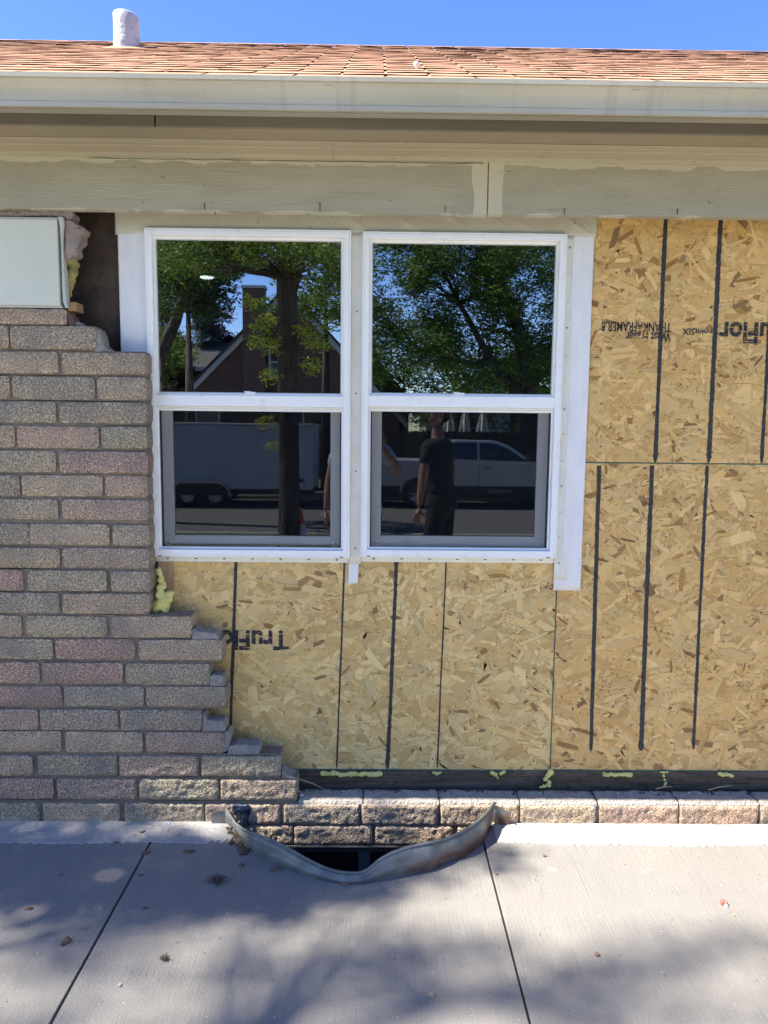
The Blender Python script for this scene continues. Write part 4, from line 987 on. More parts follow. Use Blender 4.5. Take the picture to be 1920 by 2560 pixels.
def crumb(x_, y_, s_, z=0):
    vs = [(x_+s_*rr_.uniform(.6, 1)*math.cos(k*1.57+rr_.random()), y_+s_*rr_.uniform(.6, 1)*math.sin(k*1.57+rr_.random()), z+.0005) for k in range(4)]
    b.add(vs+[(x_, y_, z+s_*rr_.uniform(.5, 1.2))], [(0,1,4),(1,2,4),(2,3,4),(3,0,4)], rr_.choice(((.07, .055, .045), (.14, .10, .08), (.3, .28, .25), (.6, .58, .55), (.10, .06, .04), (.05, .05, .05))))
for k in range(1700):
    x_ = rr_.uniform(-1.7, 1.7); y_ = rr_.uniform(-1.3, -.13)
    if -.56 < x_ < .42 and y_ > -.5: continue
    crumb(x_, y_, rr_.choice((.0008, .0012, .0012, .0015, .002, .003)))
for k in range(1100):
    x_ = rr_.choice((rr_.uniform(-1.6, -.55), rr_.uniform(-1.1, -.55), rr_.uniform(.44, 1.7))); crumb(x_, -.122-abs(rr_.gauss(0, .022)), rr_.choice((.0015, .002, .003, .0045)))
for k in range(330):
    crumb(rr_.uniform(-.32, 1.6), -.034-abs(rr_.gauss(0, .010)), rr_.choice((.003, .004, .006, .009)), zl+.015)
for k in range(80): crumb(rr_.gauss(-.5, .03), rr_.gauss(-.2, .04), rr_.choice((.002, .003, .004)))
x = M('crumb_grit', rough=.95); x.attr()
o = b.obj('loose_grit', x.m); tag(o, kind='stuff')
o['label'] = 'scattered grit and mortar crumbs'
# soil heap at the ends of the well
o = lumps('soil_clod', [(G(572+i*.62+rr_.gauss(0, 6), 2066+i*.95+rr_.gauss(0, 5))+Vector((0, 0, -.003)), rr_.uniform(.006, .013)) for i in range(70)], m_soil, None, .0035, .002, 70)
tag(o, 'dirt and moss packed against the left end of window well', 'soil')
o = lumps('soil_clod', [(G(1262+i*1.1+rr_.gauss(0, 4), 2068+rr_.gauss(0, 5))+Vector((0, 0, -.003)), rr_.uniform(.004, .009)) for i in range(34)], m_soil, None, .003, .002, 70)
tag(o, 'small dirt clod against the right flange of window well', 'soil')
for (a_, c_), lb in zip((((748, 1948), (808, 1972)), ((1640, 1972), (1680, 1967)), ((1770, 1975), (1830, 1964))), ('long straw twig on the ledge beside the brick steps', 'short straw twig on the ledge below the T shaped foam', 'pale straw twig on the ledge near the right photo edge')):
    p, q = W(*a_, -.05), W(*c_, -.03); p.z = max(p.z, zl+.021); q.z = max(q.z, zl+.021)
    b = MB().tube([p, (p+q)/2+Vector((0, 0, .004)), q], [.0022, .002, .001], 5)
    tag(b.obj('straw_twig', M('straw', (.45, .37, .2), .9).m), lb, 'twig')

# ================================================================== the yard and street behind the photographer (seen in the panes)
def skin_mesh(nodes, edges, levels=2):
    bm = bmesh.new(); ids = {}
    ly = bm.verts.layers.skin.new()
    for k, (p, r) in nodes.items(): ids[k] = bm.verts.new(p)
    for a, c in edges: bm.edges.new((ids[a], ids[c]))
    for i, (k, (p, r)) in enumerate(nodes.items()):
        rx, ry = r if isinstance(r, tuple) else (r, r); ids[k][ly].radius = (rx, ry); ids[k][ly].use_root = (i == 0)
    me = bpy.data.meshes.new('skin'); bm.to_mesh(me); bm.free()
    t = bpy.data.objects.new('t', me); COL.objects.link(t)
    md = t.modifiers.new('k', 'SKIN'); md.use_smooth_shade = True
    md = t.modifiers.new('s', 'SUBSURF'); md.levels = levels; md.render_levels = levels
    dg = bpy.context.evaluated_depsgraph_get(); m2 = bpy.data.meshes.new_from_object(t.evaluated_get(dg)); bpy.data.objects.remove(t)
    return m2
def merge_remesh(meshes, voxel, name):
    bm = bmesh.new()
    for m_ in meshes: bm.from_mesh(m_)
    me = bpy.data.meshes.new(name); bm.to_mesh(me); bm.free()
    t = bpy.data.objects.new('t', me); COL.objects.link(t); md = t.modifiers.new('r', 'REMESH'); md.mode = 'VOXEL'; md.voxel_size = voxel
    sm = t.modifiers.new('s', 'SMOOTH'); sm.iterations = 2; sm.factor = .5
    dg = bpy.context.evaluated_depsgraph_get(); m2 = bpy.data.meshes.new_from_object(t.evaluated_get(dg)); bpy.data.objects.remove(t); m2.name = name
    return m2
def ell(p, rx, ry, rz, rot=0):
    bm = bmesh.new(); bmesh.ops.create_uvsphere(bm, u_segments=20, v_segments=14, radius=1, matrix=Matrix.Translation(p) @ Matrix.Rotation(rot, 4, 'Z') @ Matrix.Diagonal((rx, ry, rz, 1)))
    me = bpy.data.meshes.new('e'); bm.to_mesh(me); bm.free(); return me
def head_parts(c, face):                     # face: rotation about Z, the face looks along local +Y
    def L(x_, y_, z_): return c + Matrix.Rotation(face, 3, 'Z') @ Vector((x_, y_, z_))
    return [ell(L(0, -.008, .02), .074, .092, .098, face), ell(L(0, .022, -.045), .056, .062, .066, face), ell(L(0, .04, -.088), .030, .034, .022, face),
            ell(L(0, .092, -.012), .0105, .017, .026, face), ell(L(0, .097, -.026), .015, .013, .010, face), ell(L(0, .080, -.060), .024, .011, .008, face),
            ell(L(-.030, .079, .014), .015, .008, .008, face), ell(L(.030, .079, .014), .015, .008, .008, face), ell(L(0, .080, .030), .050, .012, .009, face),
            ell(L(-.077, -.004, -.008), .010, .021, .032, face), ell(L(.077, -.004, -.008), .010, .021, .032, face)], L
def hand(w, d, palm_n, L_=.175, curl=.35):   # wrist, direction to the fingers, palm normal
    d = d.normalized(); n_ = palm_n.normalized(); s_ = d.cross(n_).normalized(); out = []
    nodes = {'w': (w, .024), 'p': (w+d*L_*.25, (.034, .017)), 'q': (w+d*L_*.45, (.038, .016))}
    out.append(skin_mesh(nodes, [('w', 'p'), ('p', 'q')], 1)); out.append(ell(w+d*L_*.3, .030, .030, .030))
    for k, (o_, l_) in enumerate(((-.029, .36), (-.010, .43), (.010, .41), (.028, .32))):
        a = w+d*L_*.42+s_*o_; l_ *= L_*1.1; b1 = a+d*l_*.45+n_*l_*curl*.2; c1 = b1+(d*.8+n_*curl*1.2).normalized()*l_*.3; e1 = c1+(d*.5+n_*curl*2).normalized()*l_*.25
        out.append(skin_mesh({'a': (a, .0095), 'b': (b1, .009), 'c': (c1, .0082), 'e': (e1, .007)}, [('a', 'b'), ('b', 'c'), ('c', 'e')], 1))
    a = w+d*L_*.14-s_*.024; b1 = a-s_*.028+d*.028+n_*.01; c1 = b1+d*.03+n_*.012
    out.append(skin_mesh({'a': (a, .013), 'b': (b1, .0105), 'c': (c1, .0085)}, [('a', 'b'), ('b', 'c')], 1))
    return out
x = M('skin', (.30, .17, .12), .55); x.b.inputs['Subsurface Weight'].default_value = .1; m_skin = x.m
def cloth(name, c, d):
    x = M(name, c, .9); x.mixc(x.noise(20, 3), d); x.bump(x.noise(9, 3), .02, .6); return x.m
def person(label, X, Y, face, shoulders, hip, arms, z_head, shirt, trousers, hairm, legs, lean=0, shirt_pr=None, heady=0):
    """shoulders: (left pt, right pt); arms: per side (elbow, wrist, hand direction, palm normal)"""
    t = thing('person', label, 'person', (X, Y, 0))
    (sl_, sr_), (hl, hr) = shoulders, hip; mid = (sl_+sr_)/2; hm_ = (hl+hr)/2
    hd = Vector((mid.x, mid.y+heady, z_head)); parts, Lh = head_parts(hd, face)
    ax = Matrix.Rotation(face*.0, 3, 'Z')
    nodes = {'pel': (hm_+Vector((0, 0, .02)), (.145, .105)), 'wst': (hm_.lerp(mid, .38), (.125, .092)), 'chs': (hm_.lerp(mid, .74), (.148, .105)), 'nb': (mid+Vector((0, 0, .035)), (.065, .062)), 'nk': (hd+Vector((0, 0, -.10)), (.054, .054))}
    edges = [('pel', 'wst'), ('wst', 'chs'), ('chs', 'nb'), ('nb', 'nk')]
    for i, (sp_, (el, wr__, hdir, pn)) in enumerate(zip((sl_, sr_), arms)):
        nodes[f's{i}'] = (sp_, (.058, .056)); nodes[f'e{i}'] = (el, (.041, .041)); nodes[f'f{i}'] = (el.lerp(wr__, .35), (.040, .038)); nodes[f'w{i}'] = (wr__, (.025, .022))
        edges += [('chs', f's{i}'), (f's{i}', f'e{i}'), (f'e{i}', f'f{i}'), (f'f{i}', f'w{i}')]; parts += hand(wr__, hdir, pn)
    for i, (h_, (kn, an)) in enumerate(zip((hl, hr), legs)):
        nodes[f'h{i}'] = (h_-Vector((0, 0, .04)), .085); nodes[f'k{i}'] = (kn, .056); nodes[f'c{i}'] = (kn.lerp(an, .3), .056); nodes[f'a{i}'] = (an, .036)
        edges += [('pel', f'h{i}'), (f'h{i}', f'k{i}'), (f'k{i}', f'c{i}'), (f'c{i}', f'a{i}')]
    sd_ = sr_-sl_; ra = math.atan2(sd_.y, sd_.x)
    def torso(k, spec): return [ell(hm_.lerp(mid, f)+Vector((0, 0, dz)), rx*k, ry*k, rz, ra) for f, dz, rx, ry, rz in spec]
    TS = [(0, .0, .165, .115, .13), (.25, 0, .150, .105, .14), (.5, 0, .152, .108, .15), (.75, 0, .165, .115, .15), (.95, 0, .150, .085, .075)]
    for kk in ('pel', 'wst', 'chs'): nodes[kk] = (nodes[kk][0], .08)
    body = merge_remesh([skin_mesh(nodes, edges)]+parts+torso(1., TS), .0065, 'body'); link('body', body, m_skin, t, True)
    g = lambda k, s_: (nodes[k][0], tuple(q*s_ for q in nodes[k][1]) if isinstance(nodes[k][1], tuple) else nodes[k][1]*s_)
    sn = {'chs': (nodes['chs'][0], .09), 'nb': (nodes['nb'][0]+Vector((0, 0, -.012)), .078)}
    se = [('chs', 'nb')]
    for i in range(2):
        sn[f's{i}'] = g(f's{i}', 1.22); sn[f'm{i}'] = (nodes[f's{i}'][0].lerp(nodes[f'e{i}'][0], .68), (.062, .060)); se += [('chs', f's{i}'), (f's{i}', f'm{i}')]
    link('shirt', merge_remesh([skin_mesh(sn, se)]+torso(1.09, TS)+[ell(hm_+Vector((0, 0, -.03)), .185, .135, .12, ra)], .009, 'shirt'), shirt, t, True)
    tn = {'pel': (nodes['pel'][0]+Vector((0, 0, .0)), .10)}; te = []
    for i in range(2):
        tn[f'h{i}'] = (nodes[f'h{i}'][0], .105); tn[f'k{i}'] = (nodes[f'k{i}'][0], .078); tn[f'a{i}'] = (nodes[f'a{i}'][0]+Vector((0, 0, .03)), .066); te += [('pel', f'h{i}'), (f'h{i}', f'k{i}'), (f'k{i}', f'a{i}')]
        an = nodes[f'a{i}'][0]; fd = Matrix.Rotation(face, 3, 'Z') @ Vector((0, 1, 0))
        sh = merge_remesh([skin_mesh({'a': (Vector((an.x, an.y, .05))-fd*.06, .045), 'b': (Vector((an.x, an.y, .045))+fd*.06, (.046, .036)), 'c': (Vector((an.x, an.y, .036))+fd*.16, (.043, .026))}, [('a', 'b'), ('b', 'c')])], .009, 'shoe')
        link('shoe', sh, m_black, t, True)
    link('trousers', merge_remesh([skin_mesh(tn, te)]+[ell(hm_+Vector((0, 0, -.03)), .176, .127, .13, ra)], .009, 'trousers'), trousers, t, True)
    hb = [ell(Lh(0, -.020, .035), .082, .092, .094, face), ell(Lh(0, -.05, -.01), .074, .06, .075, face), ell(Lh(0, .035, .085), .062, .05, .030, face)]
    hm2 = merge_remesh(hb, .007, 'hair')
    for v in hm2.vertices: v.co += noise.noise_vector(v.co*70)*.004
    link('hair', hm2, hairm, t, True)
    return t
m_hair = M('dark_hair', (.02, .014, .01), .6).m
m_ws = cloth('pale_blue_tee', (.50, .56, .68), (.42, .48, .6)); m_dk = cloth('charcoal_tee', (.014, .015, .017), (.010, .011, .013)); m_tr = cloth('black_trousers', (.008, .008, .01), (.011, .011, .013))
v3 = Vector
person('person in pale blue T-shirt raising a phone towards the windows', -.13, -3.2, 0,
       (v3((-.315, -3.22, 1.36)), v3((.05, -3.2, 1.36))), (v3((-.22, -3.22, .88)), v3((-.04, -3.22, .88))),
       [(v3((-.385, -3.2, 1.09)), v3((-.41, -3.14, .84)), v3((.02, .1, -1)), v3((.9, .1, 0))), (v3((.185, -3.12, 1.15)), v3((.045, -2.93, 1.375)), v3((-.15, .18, .9)), v3((-.5, .85, 0)))],
       1.60, m_ws, m_tr, m_hair, [(v3((-.225, -3.2, .47)), v3((-.23, -3.24, .08))), (v3((-.03, -3.19, .47)), v3((-.02, -3.23, .08)))])
ph = thing('phone', 'black phone held up at arm height by the photographer', 'phone', (.0, -2.86, 1.40))
MB().box(-.040, .035, -2.862, -2.853, 1.40, 1.545).obj('phone_body', m_black, ph, bevel=.004)
MB().tube([(-.022, -2.8528, 1.525), (-.022, -2.8500, 1.525)], .009, 16).obj('phone_lens', m_black, ph)
person('person in charcoal T-shirt and black trousers looking left, arm hanging', .53, -3.54, R(72),
       (v3((.435, -3.38, 1.40)), v3((.61, -3.70, 1.40))), (v3((.52, -3.46, .90)), v3((.60, -3.62, .90))),
       [(v3((.385, -3.34, 1.10)), v3((.355, -3.30, .86)), v3((-.2, .1, -1)), v3((.3, -.9, 0))), (v3((.66, -3.76, 1.12)), v3((.60, -3.76, .88)), v3((-.1, 0, -1)), v3((-.3, .9, 0)))],
       1.655, m_dk, m_tr, m_hair, [(v3((.47, -3.44, .48)), v3((.50, -3.43, .08))), (v3((.60, -3.64, .48)), v3((.64, -3.66, .08)))], heady=.0)

# ---- foliage
def leaf_mat(name, a, b_, tr=.35):
    x = M(name, a, .6, spec=.3); at = x.n('ShaderNodeAttribute', attribute_name='Col'); x.col = at.outputs['Color']; x.l(x.col, x.b.inputs['Base Color'])
    t_ = x.n('ShaderNodeBsdfTranslucent'); x.l(x.col, t_.inputs[0]); mx_ = x.n('ShaderNodeMixShader'); mx_.inputs[0].default_value = tr
    x.l(x.b.outputs[0], mx_.inputs[1]); x.l(t_.outputs[0], mx_.inputs[2]); x.l(mx_.outputs[0], x.t.nodes['Material Output'].inputs[0]); return x.m
m_leaf = leaf_mat('green_leaves', (.1, .2, .04), None)
def foliage(centers, n_per, size, cols, parent, seed, asp=.42, flat=.5, name='foliage', sprig=6):
    r = np.random.default_rng(seed); P = []
    for c_, rad in centers:
        k = max(1, int(n_per*(rad**2 if np.isscalar(rad) else rad[0]*rad[1]*1.25)*6)); ns_ = max(1, k//sprig)
        dirs = r.normal(size=(ns_, 3)); dirs /= np.linalg.norm(dirs, axis=1)[:, None]
        rr_ = (r.random(ns_)**.45)[:, None]*np.array(rad if not np.isscalar(rad) else (rad, rad, rad*.75))
        base = np.array(c_)+dirs*rr_; ax = r.normal(size=(ns_, 3)); ax[:, 2] = ax[:, 2]*.35-.2; ax /= np.linalg.norm(ax, axis=1)[:, None]
        for q in range(sprig): P.append(base + ax*(q-sprig/2)*size*.55 + r.normal(size=(ns_, 3))*size*.22)
    P = np.concatenate(P); n = len(P)
    d = r.normal(size=(n, 3)); d[:, 2] *= flat; d /= np.linalg.norm(d, axis=1)[:, None]
    e = np.cross(d, r.normal(size=(n, 3))); e /= np.linalg.norm(e, axis=1)[:, None]
    s_ = (size*(.6+.7*r.random(n)))[:, None]
    V_ = np.stack([P-d*s_*.5, P-e*s_*asp*.5, P+d*s_*.5, P+e*s_*asp*.5], 1).reshape(-1, 3)
    me = bpy.data.meshes.new(name); me.vertices.add(4*n); me.vertices.foreach_set('co', V_.ravel()); me.loops.add(4*n); me.loops.foreach_set('vertex_index', np.arange(4*n, dtype=np.int32))
    me.polygons.add(n); me.polygons.foreach_set('loop_start', np.arange(0, 4*n, 4, dtype=np.int32)); me.update(calc_edges=True)
    ca = me.color_attributes.new('Col', 'FLOAT_COLOR', 'CORNER'); cc = np.array(cols)[r.integers(len(cols), size=n)]*(.75+.5*r.random((n, 1)))
    arr = np.ones((n*4, 4)); arr[:, :3] = np.repeat(cc, 4, axis=0); ca.data.foreach_set('color', arr.ravel())
    o = link(name, me, m_leaf, parent); o['kind'] = 'stuff'; return n
x = M('bark', (.085, .065, .045), .95); x.mixc(x.noise(1, 5, (22, 22, 3.5), .4, .65), (.03, .022, .016)); x.mixc(x.noise(3, 3), (.12, .10, .07), amt=.4)
x.bump(x.noise(1, 5, (22, 22, 3.5), .35, .65), .03, 1); m_bark = x.m
def tree(name, label, base, trunk, limbs, clusters, n_per, size, cols, seed, group=None, cat='tree', twig=4, bark=None, **k):
    t = thing(name, label, cat, base, group); r = random.Random(seed)
    b = MB(); b.tube([p for p, _ in trunk], [q for _, q in trunk], 20); o = b.obj('trunk', bark or m_bark, t, smooth=True)
    if limbs:
        b = MB()
        for lb in limbs: b.tube([p for p, _ in lb], [q for _, q in lb], 9)
        b.obj('limbs', bark or m_bark, t, smooth=True)['kind'] = 'stuff'
    pts = [(Vector(p), q) for p, q in trunk[1:]] + [(Vector(p), q) for lb in limbs for p, q in lb[1:]]
    b = MB()
    for c_, rad in clusters:
        c_ = Vector(c_); a, q = min(pts, key=lambda u: (u[0]-c_).length + (0 if u[0].z < c_.z+.2 else 1.0))
        rs = rad if np.isscalar(rad) else rad[0]
        for j in range(twig):
            e_ = c_+Vector((r.gauss(0, .4), r.gauss(0, .4), r.gauss(0, .3)))*rs; m_ = a.lerp(e_, .5)+Vector((r.gauss(0, .1), r.gauss(0, .1), r.uniform(0, .2)))*(e_-a).length*.5
            w_ = min(q*.4, .022, .004+.007*(e_-a).length); b.tube([a, a.lerp(m_, .5)+Vector((0, 0, .02)), m_, m_.lerp(e_, .6), e_], [w_, w_*.8, w_*.6, w_*.4, w_*.15], 5, cap=False)
    if b.v: b.obj('twigs', bark or m_bark, t)['kind'] = 'stuff'
    foliage(clusters, n_per, size, cols, t, seed, **k); return t
GRN = [(.085, .14, .022), (.12, .18, .028), (.06, .11, .02), (.16, .21, .03)]; LIME = [(.42, .48, .04), (.34, .42, .04), (.50, .52, .06)]
DKG = [(.03, .065, .02), (.045, .085, .022), (.025, .05, .018)]
rr = random.Random(21)
def zz(y): return yardz(y)
# the near street tree whose trunk stands in the left window
tb = (-1.29, -8.04, zz(-8.04))
hi = []
for k in range(46):
    px, py = rr.uniform(385, 860), rr.uniform(560, 665) if k % 3 else rr.uniform(420, 600)
    if 745 < px < 800 and py > 640: continue
    q = V(px, py, rr.uniform(5.5, 9.5)); hi.append(((q.x, q.y, q.z), rr.uniform(.22, .42)))
for k in range(10):
    q = V(rr.uniform(780, 870), rr.uniform(600, 800), rr.uniform(8, 11)); hi.append(((q.x, q.y, q.z), rr.uniform(.2, .35)))
tr_l = [((-1.29, -8.04, -.5), .22), ((-1.29, -8.04, -.1), .165), ((-1.285, -8.04, .8), .150), ((-1.29, -8.04, 1.8), .145), ((-1.295, -8.04, 2.8), .145), ((-1.30, -8.04, 3.6), .15), ((-1.33, -8.04, 4.4), .11), ((-1.5, -8.1, 5.6), .08), ((-1.6, -8.2, 7.2), .04)]
tree('street_tree', 'nearest street tree with thick furrowed trunk and lime green side shoots', tb, tr_l,
     [[((-1.27, -8.04, 3.5), .13), ((-1.10, -8.04, 4.1), .125), ((-.9, -8.0, 4.7), .11), ((-.4, -7.8, 6.0), .07), ((.4, -7.5, 7.2), .03)], [((-1.33, -8.04, 4.3), .05), ((-2.2, -7.9, 5.0), .035), ((-3.2, -7.6, 5.4), .02)], [((-.8, -8, 4.9), .05), ((.2, -8.3, 4.9), .035), ((1.2, -8.6, 5.3), .015)]],
     hi, 950, .055, GRN, 5, twig=3)
o = [q for q in bpy.data.objects if q.name.startswith('street_tree')][0]
foliage([((-1.62, -7.95, 2.98), .22), ((-1.48, -7.9, 2.65), .2), ((-1.80, -8.0, 3.28), .15), ((-1.52, -7.9, 2.25), .16), ((-1.72, -7.95, 2.72), .15), ((-1.03, -7.95, 2.9), .2), ((-.86, -7.9, 2.72), .2), ((-.93, -7.9, 2.4), .18), ((-.72, -7.9, 2.95), .12), ((-1.58, -7.85, 1.6), .14), ((-1.50, -7.85, 1.25), .10)], 1500, .05, LIME, o, 6, name='side_shoots', asp=.34)
# dense street tree on the far verge, behind the pickup
cl = []
for k in range(150):
    px, py = rr.uniform(890, 1410), rr.uniform(560, 960)
    if py > 880 and 1100 > px > 960: continue
    if (920 < px < 990 and 640 < py < 730) or (1140 < px < 1215 and 790 < py < 860) or (1265 < px < 1300 and py > 870): continue
    q = V(px, py, rr.uniform(18.2, 22.5)); cl.append(((q.x, q.y, q.z), rr.uniform(.45, .85)))
for k in range(26):
    q = V(rr.uniform(880, 1500), rr.uniform(440, 600), rr.uniform(18, 22.5)); cl.append(((q.x, q.y, q.z), rr.uniform(.6, .9)))
def T(px, py): return tuple(V(px, py, 19.9))
tree('leafy_tree', 'dense leafy street tree filling the upper pane of the right window', (T(1325, 1000)[0], -19.94, -.45),
     [((T(1325, 1000)[0], -19.94, -.5), .34), (T(1325, 1050), .27), (T(1322, 950), .24), (T(1300, 830), .19), (T(1250, 700), .12), (T(1180, 560), .05)],
     [[(T(1322, 1000), .2), (T(1262, 945), .15), (T(1215, 880), .11), (T(1150, 760), .07), (T(1090, 640), .03)], [(T(1322, 980), .16), (T(1372, 900), .12), (T(1400, 780), .06), (T(1420, 640), .03)], [(T(1240, 915), .09), (T(1130, 900), .06), (T(1000, 850), .03)]],
     cl, 250, .105, [(.06, .115, .022), (.09, .155, .028), (.045, .085, .018), (.13, .2, .03)], 9, twig=4)
# left tree with leaning trunk
cl = []
for k in range(40):
    px, py = rr.uniform(360, 600), rr.uniform(560, 720)
    if px > 520 and py > 660: continue
    if px < 470: py += rr.uniform(0, 90)
    q = V(px, py, rr.uniform(12, 15)); cl.append(((q.x, q.y, q.z), rr.uniform(.3, .5)))
t0 = V(395, 900, 13.5)
y0_ = -12.9 if False else t0.y
tree('leaning_tree', 'tree with dark leaning trunk at the left of the left window', (t0.x-.4, t0.y, -.57),
     [((t0.x-.5, t0.y, -.6), .2), ((t0.x, t0.y, t0.z), .15), (tuple(V(440, 800, 13.5)), .12), (tuple(V(470, 690, 13.5)), .09), (tuple(V(500, 590, 13.5)), .05)],
     [[(tuple(V(455, 740, 13.5)), .06), (tuple(V(400, 660, 13.3)), .04), (tuple(V(370, 600, 13)), .02)]], cl, 520, .08, DKG+GRN[:2], 12, twig=4)
for k, (pxa, pxb, pya, pyb, D_, n_) in enumerate(((385, 560, 610, 770, 20, 30),)):
    cl = []
    for _ in range(n_):
        q = V(rr.uniform(pxa, pxb), rr.uniform(pya, pyb), D_+rr.uniform(-1, 1)); cl.append(((q.x, q.y, q.z), rr.uniform(.5, .75)))
    q = V((pxa+pxb)/2, 900, D_); tree('dark_tree', ('large dark tree rising behind the leaning tree', 'dark bush mass under the large dark tree')[k], (q.x, q.y, -.45), [((q.x, q.y, -.5), .2), ((q.x, q.y, 2.0), .15), ((q.x, q.y, 3.2 if k else 5), .06)], [], cl, 200, .13, DKG+[(.07, .08, .03)], 60+k, twig=3)
# conifers and shrubs beyond the road
x = M('bark_dark', (.04, .03, .02), .95); m_bark2 = x.m
def conifer(label, X, Y, h, rad, cols, seed, grp=None, z0=-.45):
    cl = []; r = random.Random(seed); n = int(h*9)
    for k in range(n):
        f = k/n; a = r.uniform(0, 6.28); q = rad*(1-f)**.8*r.uniform(.4, .95); cl.append(((X+q*math.cos(a), Y+q*math.sin(a), z0+.5+f*(h-.5)), (.12+.33*(1-f))*rad*.9))
    return tree('conifer', label, (X, Y, z0), [((X, Y, z0), .14), ((X, Y, z0+h*.6), .07), ((X, Y, z0+h), .015)], [], cl, 420, .15, cols, seed, group=grp, twig=1, bark=m_bark2, asp=.22, sprig=4)
q = V(430, 900, 34); conifer('brownish dense conifer left of the brick gable house', q.x-.4, q.y, 9.0, 2.6, [(.07, .065, .03), (.09, .075, .04), (.05, .06, .03)], 31)
q = V(505, 800, 40); conifer('silvery blue conifer beside the brick gable house', q.x, q.y, 10.2, 2.2, [(.07, .09, .07), (.10, .11, .08), (.05, .065, .05)], 32)
q = V(548, 800, 41); tree('red_leaf_tree', 'dark red leaved small tree rising behind the silvery conifer', (q.x, q.y, -.45), [((q.x, q.y, -.45), .1), ((q.x, q.y, 6), .07), ((q.x, q.y, 7.6), .03)], [],
     [((q.x+rr.gauss(0, .5), q.y, 7.2+rr.gauss(0, .7)), .6) for k in range(12)], 200, .17, [(.12, .02, .025), (.08, .015, .02)], 33, bark=m_bark2)
for i, (px, py, D_, rad, lab) in enumerate(((815, 760, 21, 1.3, 'tree beyond the road right of the brick gable'), (1010, 960, 34, 2.4, 'tree far behind the navy gabled house'), (1150, 1010, 30, 2.0, 'bushy tree beyond the plank fence, behind the man'),
        (1285, 985, 29, 2.2, 'broad tree beyond the fence above the pickup cab'), (1400, 970, 31, 2.6, 'tree beyond the fence at the far right'), (620, 1000, 44, 3, 'tall tree far behind the brick gable house'), (360, 900, 30, 2.6, 'tree beyond the road at the far left'))):
    q = V(px, py, D_); cl = [((q.x+rr.gauss(0, rad*.5), q.y+rr.gauss(0, .5), q.z+rr.gauss(0, rad*.35)), rad*rr.uniform(.3, .45)) for k in range(14)]
    tree('yard_tree', lab, (q.x, q.y, -.45), [((q.x, q.y, -.5), .18), ((q.x, q.y, q.z*.6), .12), ((q.x, q.y, q.z), .05)], [], cl, 110, .17, (GRN, DKG)[i % 2]+GRN[:2], 40+i, bark=m_bark2, twig=2)

# ---- the leafy tree standing left of the slab that throws the dappled shade
def shade(gx, gy, h=7.0):
    t_ = h/tosun.z; return (gx+tosun.x*t_, gy+tosun.y*t_, h)
sh = []
def patch(gx, gy, rx, ry, h=7.): sh.append((shade(gx, gy, h), (rx, ry, .3)))
for gx, gy, rx, ry in SHADE if False else (
    (-1.75, -.30, .34, .16), (-1.35, -.35, .34, .20), (-1.0, -.38, .34, .22), (-.62, -.40, .30, .22), (-.25, -.43, .30, .22), (.06, -.42, .20, .15), (-1.5, -.4, .3, .18), (-1.15, -.42, .3, .2), (-.8, -.44, .3, .2), (-.42, -.46, .3, .2), (-.1, -.4, .26, .18), (-1.2, -.24, .3, .08), (-.95, -.55, .3, .12), (-.55, -.5, .3, .12), (-.2, -.3, .22, .1), (-1.55, -.25, .3, .12), (-.7, -.26, .3, .08), (-.35, -.58, .25, .08), (.30, -.33, .18, .06), (.48, -.325, .14, .045),
    (-1.7, -.13, .35, .10), (-1.35, -.10, .34, .10), (-1.05, -.10, .24, .10), (-.15, -.20, .30, .06), (-.5, -.62, .34, .07), (-1.05, -.60, .34, .08), (-.2, -.60, .25, .05), (-1.0, -.85, .25, .04), (-.75, -.72, .22, .10), (-1.4, -.62, .25, .05),
    (.20, -.82, .24, .06), (.0, -.88, .2, .04), (.60, -.88, .3, .025), (1.0, -.80, .36, .02), (1.3, -.72, .25, .015), (-.45, -.92, .3, .04), (-.3, -1.12, .3, .035), (-1.25, -1.02, .3, .05), (-.9, -1.10, .2, .06), (.7, -1.09, .22, .03), (1.2, -1.0, .22, .03), (1.35, -1.12, .3, .05), (.45, -.98, .2, .04),
    ):
    if gy < -.6: patch(gx, gy, rx*1.15, ry*1.35, 12.6+rr.uniform(-.6, .6))
    else: patch(gx, gy, rx, ry, 7.0+rr.uniform(-.5, .6))
T0 = Vector((-8.6, -4.6, -.2))
tree('shade_tree', 'tall leafy shade tree standing left of the paved strip', tuple(T0),
     [(tuple(T0), .3), ((-8.6, -4.5, 2), .22), ((-8.3, -4.1, 4.5), .17), ((-7.9, -3.6, 6.2), .12), ((-7.7, -3.5, 9), .08), ((-8.3, -3.3, 12.6), .03)],
     [[((-8.2, -4, 4.8), .1), ((-7.2, -3.0, 6.2), .07), ((-6.3, -2.2, 6.9), .03)], [((-8.0, -3.8, 5.6), .08), ((-6.6, -3.3, 6.8), .05), ((-5.2, -2.6, 7.2), .02)]],
     sh, 900, .075, GRN, 77, twig=2)

